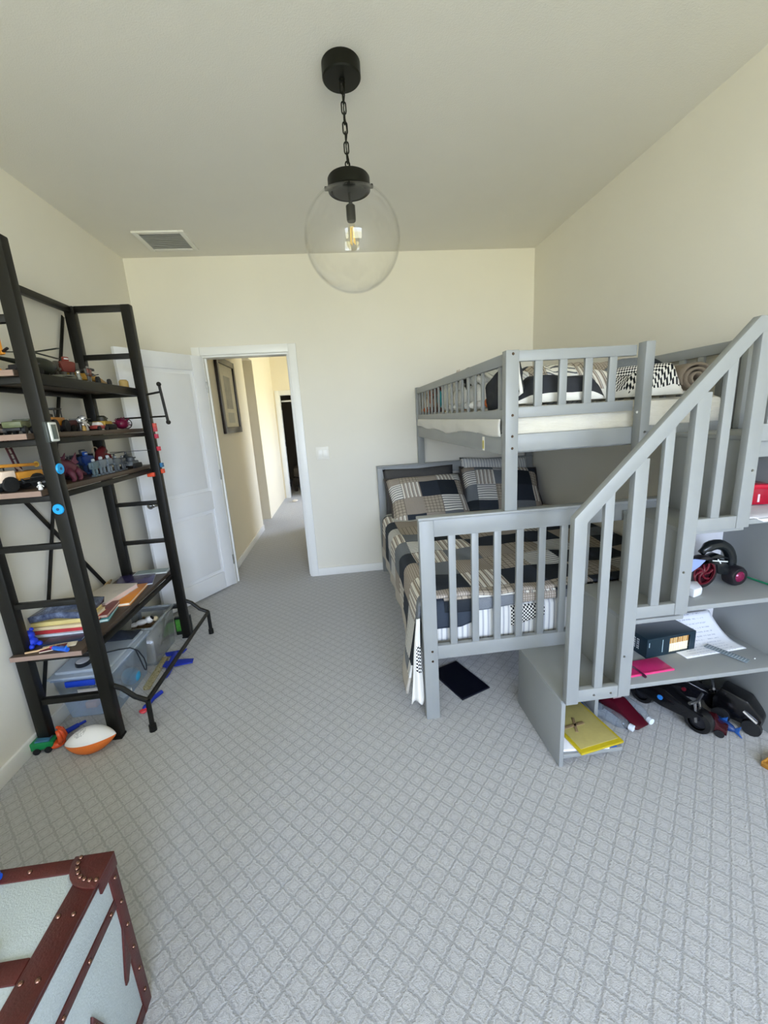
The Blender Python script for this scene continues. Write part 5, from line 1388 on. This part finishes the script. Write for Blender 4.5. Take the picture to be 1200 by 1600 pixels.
MB().tube([(.01+.088*math.cos(a), .004, .092+.090*math.sin(a)) for a in [math.radians(d) for d in range(-42, 150, 12)]], [.022 if 2 < k < 14 else .014 for k in range(16)], 12).build('rear_cowl', mk, t, sharp=0)
MB().prism([(-.06, .128), (.01, .146), (.07, .118), (.02, .126)], -.018, .018, 'xz', .003).build('tank', pm('#0f1416', .15), t)
for a_, b_ in (((-.03, .125), (.045, .112)), ((-.005, .128), (.012, .108))):
    MB().bar((a_[0], -.028, a_[1]), (b_[0], -.028, b_[1]), .0025, .004, 0).build('stripe', pm('#dfe4e4', .4), t)
wo = MB().lathe([(.012, -.045), (.036, -.045), (.043, -.034), (.043, .0), (.03, .004)], (.098, 0, .043), 'Y', 28).build('turbine', pm('#1a171c', .35), t)
MB().ball((.098, -.043, .043), (.024, .010, .024), 14).build('jewel', pm('#7d1642', .12, .2), wo)
MB().ball((.115, -.012, .040), (.040, .03, .038), 14).build('housing', mk, t)
o = MB().prism([(2.956, -2.405), (3.010, -2.388), (3.04, -2.33), (3.01, -2.27), (2.955, -2.28)], Z2, Z2+.040, 'xy', .010).build('plastic_dish', clear('frosted_white_plastic', (.95, .96, .97, 1), (.9, .92, .94, 1), .1, .2), None, True)
tag(o, 'frosted white plastic dish at the left of the middle staircase shelf', 'dish')
o = MB().prism([(2.97, Z2+.075), (3.025, Z2+.11), (3.05, Z2+.135), (3.0, Z2+.145), (2.95, Z2+.14), (2.95, Z2+.06)], -2.346, -2.343, 'xz', .0005)
o.box(2.955, 2.965, -2.344, -2.335, Z2+.040, Z2+.08, .001)
o = o.build('blue_note', pm('#8d9fd8', .6, var=.05), None, True); tag(o, 'pale periwinkle paper note propped beside the motorbike wheel', 'paper')
o = MB().bar((2.90, -2.175, Z2+.02), (3.06, -2.14, Z2+.02), .05, .04, .004).bar((2.90, -2.176, Z2+.045), (3.05, -2.142, Z2+.045), .05, .01, .003).build('book', pm('#7a2f2a', .4), None, True)
tag(o, 'reddish brown book behind the toy motorbike on the middle staircase shelf', 'book')
o = MB().rod((3.330, -2.265, Z2+.004), (3.345, -2.420, Z2+.004), .004, seg=8).rod((3.330, -2.265, Z2+.004), (3.3287, -2.252, Z2+.004), .004, .0006, 8).build('pencil', pm('#137a56', .4), None, True)
tag(o, 'green pencil at the right of the middle staircase shelf', 'pencil')
# upper shelf: red box and papers
t = thing('red_box', 'glossy red gift box on the upper staircase shelf', 'box', (3.300, -2.255, Z3+.008), math.radians(-12))
MB().box(-.062, .05, -.05, .05, 0, .075, .004).build('box', pm('#a80f2a', .2, var=.15), t)
MB().box(-.064, .052, -.052, .052, .066, .086, .004).build('lid', pm('#c0122f', .15, var=.1), t)
for x in (-.04, .0): MB().box(x, x+.008, -.0535, -.05, .012, .045, .001).build('pale_strip', pm('#f0d0d4', .3), t)  # two pale upright strips on the front of the box
def fn(i, j):
    u, v = i/11, j/9
    x = 3.10 + .245*u; y = -2.452 + .19*v
    z = Z3 + .002 + .003*math.sin(3*u)*math.sin(PI*v)
    if v < .12 and .1 < u < .5: y -= .018; z -= .012*(.12-v)/.12
    return Vector((x, y, z)), (u, v)
paper('paper_stack', 'loose white papers hanging over the front of the upper staircase shelf', fn, pm('#e9e7ee', .8, var=.03), 24, 20, .0025)
o = MB().box(3.088, 3.110, -2.40, -2.30, Z3, Z3+.062, .003).build('book', pm('#2a1220', .4), None, True)
tag(o, 'thin dark purple book standing at the left of the upper staircase shelf', 'book')

# ---------------------------------------------------------------- things below the stairs
zb = .058
o = MB().prism([(2.41, -2.44), (2.640, -2.452), (2.655, -2.10), (2.425, -2.09)], zb, zb+.006, 'xy', .001).build('folder', pm('#1d4f9e', .4), None, True)
tag(o, 'blue folder at the bottom of the stack in the lowest stair cubby', 'folder')
o = MB().prism([(2.408, -2.446), (2.600, -2.462), (2.640, -2.12), (2.420, -2.10)], zb+.0065, zb+.018, 'xy', .001).build('paper_stack', pm('#eaeaee', .8, var=.04), None, True)
tag(o, 'white paper stack between blue folder and yellow folder in the stair cubby', 'paper')
t = thing('envelope_folder', 'mustard yellow clasp folder sliding out of the lowest stair cubby', 'folder', (2.535, -2.29, zb+.019), math.radians(9))
MB().box(-.105, .105, -.185, .185, 0, .010, .003).build('cover', pm('#b8a41c', .4), t)
MB().box(-.092, .092, -.165, .175, .010, .0125, .001).build('inner_sheet', pm('#ab9f62', .5), t)
MB().box(-.10, .02, -.055, -.040, .0125, .0155, .001).bar((-.045, -.085, .014), (-.005, -.01, .014), .012, .003, .001).build('elastic_bow', pm('#8c7656', .6), t)
M_BOT = clear('clear_bottle_plastic', (.92, .95, .98, 1), (.72, .8, .9, 1), .04, .86)
def bottle(lab, p, rz):
    t = thing('water_bottle', lab, 'bottle', p, rz, 'bottles on the carpet under the stairs')
    MB().lathe([(.010, -.10), (.028, -.098), (.031, -.09), (.031, -.03), (.028, -.025), (.031, -.02), (.031, .045), (.022, .075), (.012, .09), (.012, .098)], (0, 0, .031), 'X', 24).build('body', M_BOT, t, sharp=0)
    MB().rod((.094, 0, .031), (.112, 0, .031), .0145, seg=18).build('cap', pm('#dfe8f2', .4), t)
bottle('clear water bottle lying on the carpet left of the maroon toy', (2.745, -2.245, 0), math.radians(-62))
bottle('clear water bottle lying partly behind the maroon toy', (2.885, -2.21, 0), math.radians(-80))
t = thing('toy_race_car', 'glossy maroon toy car with silver stripes under the lowest shelf', 'toy car', (2.812, -2.225, 0), math.radians(-72), 'toy vehicles on the carpet under the desk shelf')
MB().prism([(-.12, .02), (.11, .015), (.125, .03), (.06, .058), (.0, .088), (-.08, .092), (-.125, .07)], -.040, .040, 'xz', .008).build('body', pm('#4a0d1c', .12), t)
for k in range(4): MB().bar((-.02-.016*k, -.02, .0905), (-.01-.016*k, .02, .0905), .004, .002, 0).build('stripe', pm('#c9a9b0', .3), t)
wheels(t, (-.075, .07), .040, .022, .016)
def dark_bike(name, lab, p, rz, s, c1, c2):
    t = thing(name, lab, 'toy vehicle', p, rz, 'toy vehicles on the carpet under the desk shelf')
    for x in (-.11*s, .10*s):
        wo = MB().lathe([(.030*s, -.022*s), (.045*s, -.018*s), (.05*s, 0), (.045*s, .018*s), (.030*s, .022*s)], (x, 0, .05*s), 'Y', 24, cap=False).build('wheel', pm('#0c0c0e', .35), t)
        MB().rod((x, -.012*s, .05*s), (x, .012*s, .05*s), .03*s, seg=18).build('hub', pm('#3a3a40', .25, .7), wo)
    MB().prism([(-.13*s, .06*s), (-.03*s, .045*s), (.07*s, .05*s), (.12*s, .09*s), (.04*s, .105*s), (-.02*s, .13*s), (-.10*s, .11*s)], -.03*s, .03*s, 'xz', .006).build('body', pm(c1, .12), t)
    MB().tube([(.08*s, -.05*s, .135*s), (.085*s, 0, .125*s), (.08*s, .05*s, .135*s)], .006*s, 8).build('handlebar', pm('#8f8f92', .2, .9), t)
    MB().rod((.098*s, .02*s, .05*s), (.083*s, .015*s, .125*s), .006*s, seg=8).rod((.098*s, -.02*s, .05*s), (.083*s, -.015*s, .125*s), .006*s, seg=8).build('fork', pm('#9a9a9c', .2, .9), t)
    MB().rod((-.03*s, -.034*s, .085*s), (-.03*s, -.029*s, .085*s), .010*s, seg=14).build('side_emblem', pm(c2, .3), t)
    return t
dark_bike('toy_motorbike', 'big black toy motorbike on the carpet below the desk shelf', (3.04, -2.27, 0), math.radians(-66), 1.15, '#0d0d10', '#2f7fd0')
dark_bike('toy_motorbike', 'black toy motorbike lying farther back below the desk shelf', (3.20, -2.20, 0), math.radians(-38), 1.0, '#101014', '#6a1020')
t = thing('toy_truck', 'black and dark red toy truck on the carpet right of the big black motorbike', 'toy truck', (3.145, -2.375, 0), math.radians(-50), 'toy vehicles on the carpet under the desk shelf')
MB().prism([(-.06, .018), (.06, .018), (.06, .04), (.03, .05), (.015, .075), (-.06, .07)], -.03, .03, 'xz', .004).build('body', pm('#3a0c14', .2), t)
wheels(t, (-.035, .035), .028, .018, .012)
t = thing('toy_shark', 'dark blue toy fish with a pointed tail fin under the desk shelf', 'toy animal', (3.215, -2.395, 0), math.radians(-75))
MB().ball((-.03, 0, .022), (.06, .022, .022), 14).build('body', pm('#17386e', .4), t, sharp=0)
MB().prism([(.015, .020), (.045, .055), (.04, .020), (.055, .003), (.02, .014)], -.003, .003, 'xz', .001).build('tail_fin', pm('#24559c', .4), t)
MB().prism([(-.04, .036), (-.01, .036), (-.008, .066)], -.003, .003, 'xz', .001).build('dorsal_fin', pm('#24559c', .4), t)
t = thing('toy_robot_vehicle', 'large black toy vehicle in the dark right corner below the desk shelf', 'toy vehicle', (3.30, -2.36, 0), math.radians(-60), 'toy vehicles on the carpet under the desk shelf')
MB().prism([(-.09, .03), (.08, .03), (.085, .08), (.03, .15), (-.07, .17), (-.095, .10)], -.045, .045, 'xz', .01).build('body', pm('#0b0b0d', .2), t)
wheels(t, (-.055, .055), .045, .035, .022)
MB().rod((.02, -.05, .10), (.07, -.052, .07), .006, seg=8).build('exhaust', pm('#c9c9cc', .15, 1.0), t)
t = thing('toy_block', 'ochre yellow wooden tray at the right edge of the picture on the carpet', 'toy', (3.225, -2.600, 0), .3)
MB().box(-.045, .06, -.035, .035, 0, .012, .003).build('base', pm('#a8742a', .6), t)
ring(MB(), -.035, .035, .012, .028, .0, 0, 0) if False else None
MB().box(-.045, .06, -.035, -.029, .012, .024, .002).box(-.045, .06, .029, .035, .012, .024, .002).box(-.045, -.039, -.029, .029, .012, .024, .002).box(.054, .06, -.029, .029, .012, .024, .002).build('rim', pm('#b98434', .6), t)

# ---------------------------------------------------------------- camera
cd = bpy.data.cameras.new('camera'); cam = bpy.data.objects.new('camera', cd); COL.objects.link(cam)
cd.sensor_fit = 'HORIZONTAL'; cd.sensor_width = 36; cd.lens = 36 * 639.36 / 1200; cd.clip_start = .02
rx, ry, rz = .2289, -.0618, -.0929
fwd = Vector((-math.sin(rz), math.cos(rz), 0)); rt = Vector((math.cos(rz), math.sin(rz), 0)); up = Vector((0, 0, 1))
f2 = fwd*math.cos(rx) - up*math.sin(rx); u2 = up*math.cos(rx) + fwd*math.sin(rx)
r3 = rt*math.cos(ry) + u2*math.sin(ry); u3 = u2*math.cos(ry) - rt*math.sin(ry)
M = Matrix((r3, u3, -f2)).transposed().to_4x4(); M.translation = (1.5945, -3.7985, 1.4671)
cam.matrix_world = M
scene.camera = cam

# ---------------------------------------------------------------- light: sky and garden through the rear windows
w = bpy.data.worlds.new('daylight'); scene.world = w; w.use_nodes = True
nt = w.node_tree; bg = nt.nodes['Background']
tc = nt.nodes.new('ShaderNodeTexCoord'); sp_ = nt.nodes.new('ShaderNodeSeparateXYZ'); nt.links.new(tc.outputs['Generated'], sp_.inputs[0])
cr = nt.nodes.new('ShaderNodeValToRGB')
mr = nt.nodes.new('ShaderNodeMapRange'); mr.inputs[1].default_value = -1; mr.inputs[2].default_value = 1
nt.links.new(sp_.outputs[2], mr.inputs[0]); nt.links.new(mr.outputs[0], cr.inputs[0])
SKY_STOPS = [(0.0, (.53, .53, .38, 1)), (.46, (.62, .62, .47, 1)), (.52, (.74, .87, 1.12, 1)), (1.0, (.62, .82, 1.32, 1))]
cr.color_ramp.elements[0].position, cr.color_ramp.elements[0].color = SKY_STOPS[0]
cr.color_ramp.elements[1].position, cr.color_ramp.elements[1].color = SKY_STOPS[3]
for p, c in SKY_STOPS[1:3]:
    e_ = cr.color_ramp.elements.new(p); e_.color = c
nt.links.new(cr.outputs[0], bg.inputs['Color']); bg.inputs['Strength'].default_value = 21.5
for x0, x1 in wins:
    ld = bpy.data.lights.new('window_portal', 'AREA'); ld.shape = 'RECTANGLE'; ld.size = x1-x0; ld.size_y = WZ1-WZ0
    ld.cycles.is_portal = True
    lo = bpy.data.objects.new('window_portal', ld); COL.objects.link(lo)
    lo.location = ((x0+x1)/2, YB-.13, (WZ0+WZ1)/2); lo.rotation_euler = (PI/2, 0, 0)
# the hallway side room has its own window opening
ld = bpy.data.lights.new('hall_window_portal', 'AREA'); ld.shape = 'RECTANGLE'; ld.size = 1.1; ld.size_y = 1.2; ld.cycles.is_portal = True
lo = bpy.data.objects.new('hall_window_portal', ld); COL.objects.link(lo); lo.location = (3.51, 3.15, 1.4); lo.rotation_euler = (PI/2, 0, PI/2)

scene.view_settings.view_transform = 'Standard'; scene.view_settings.look = 'None'
scene.view_settings.gamma = 1; scene.view_settings.use_curve_mapping = False
scene.view_settings.exposure = 0.0
scene.cycles.diffuse_bounces = 6; scene.cycles.max_bounces = 14; scene.cycles.transparent_max_bounces = 24
scene.cycles.use_denoising = True
scene.cycles.sample_clamp_indirect = 8
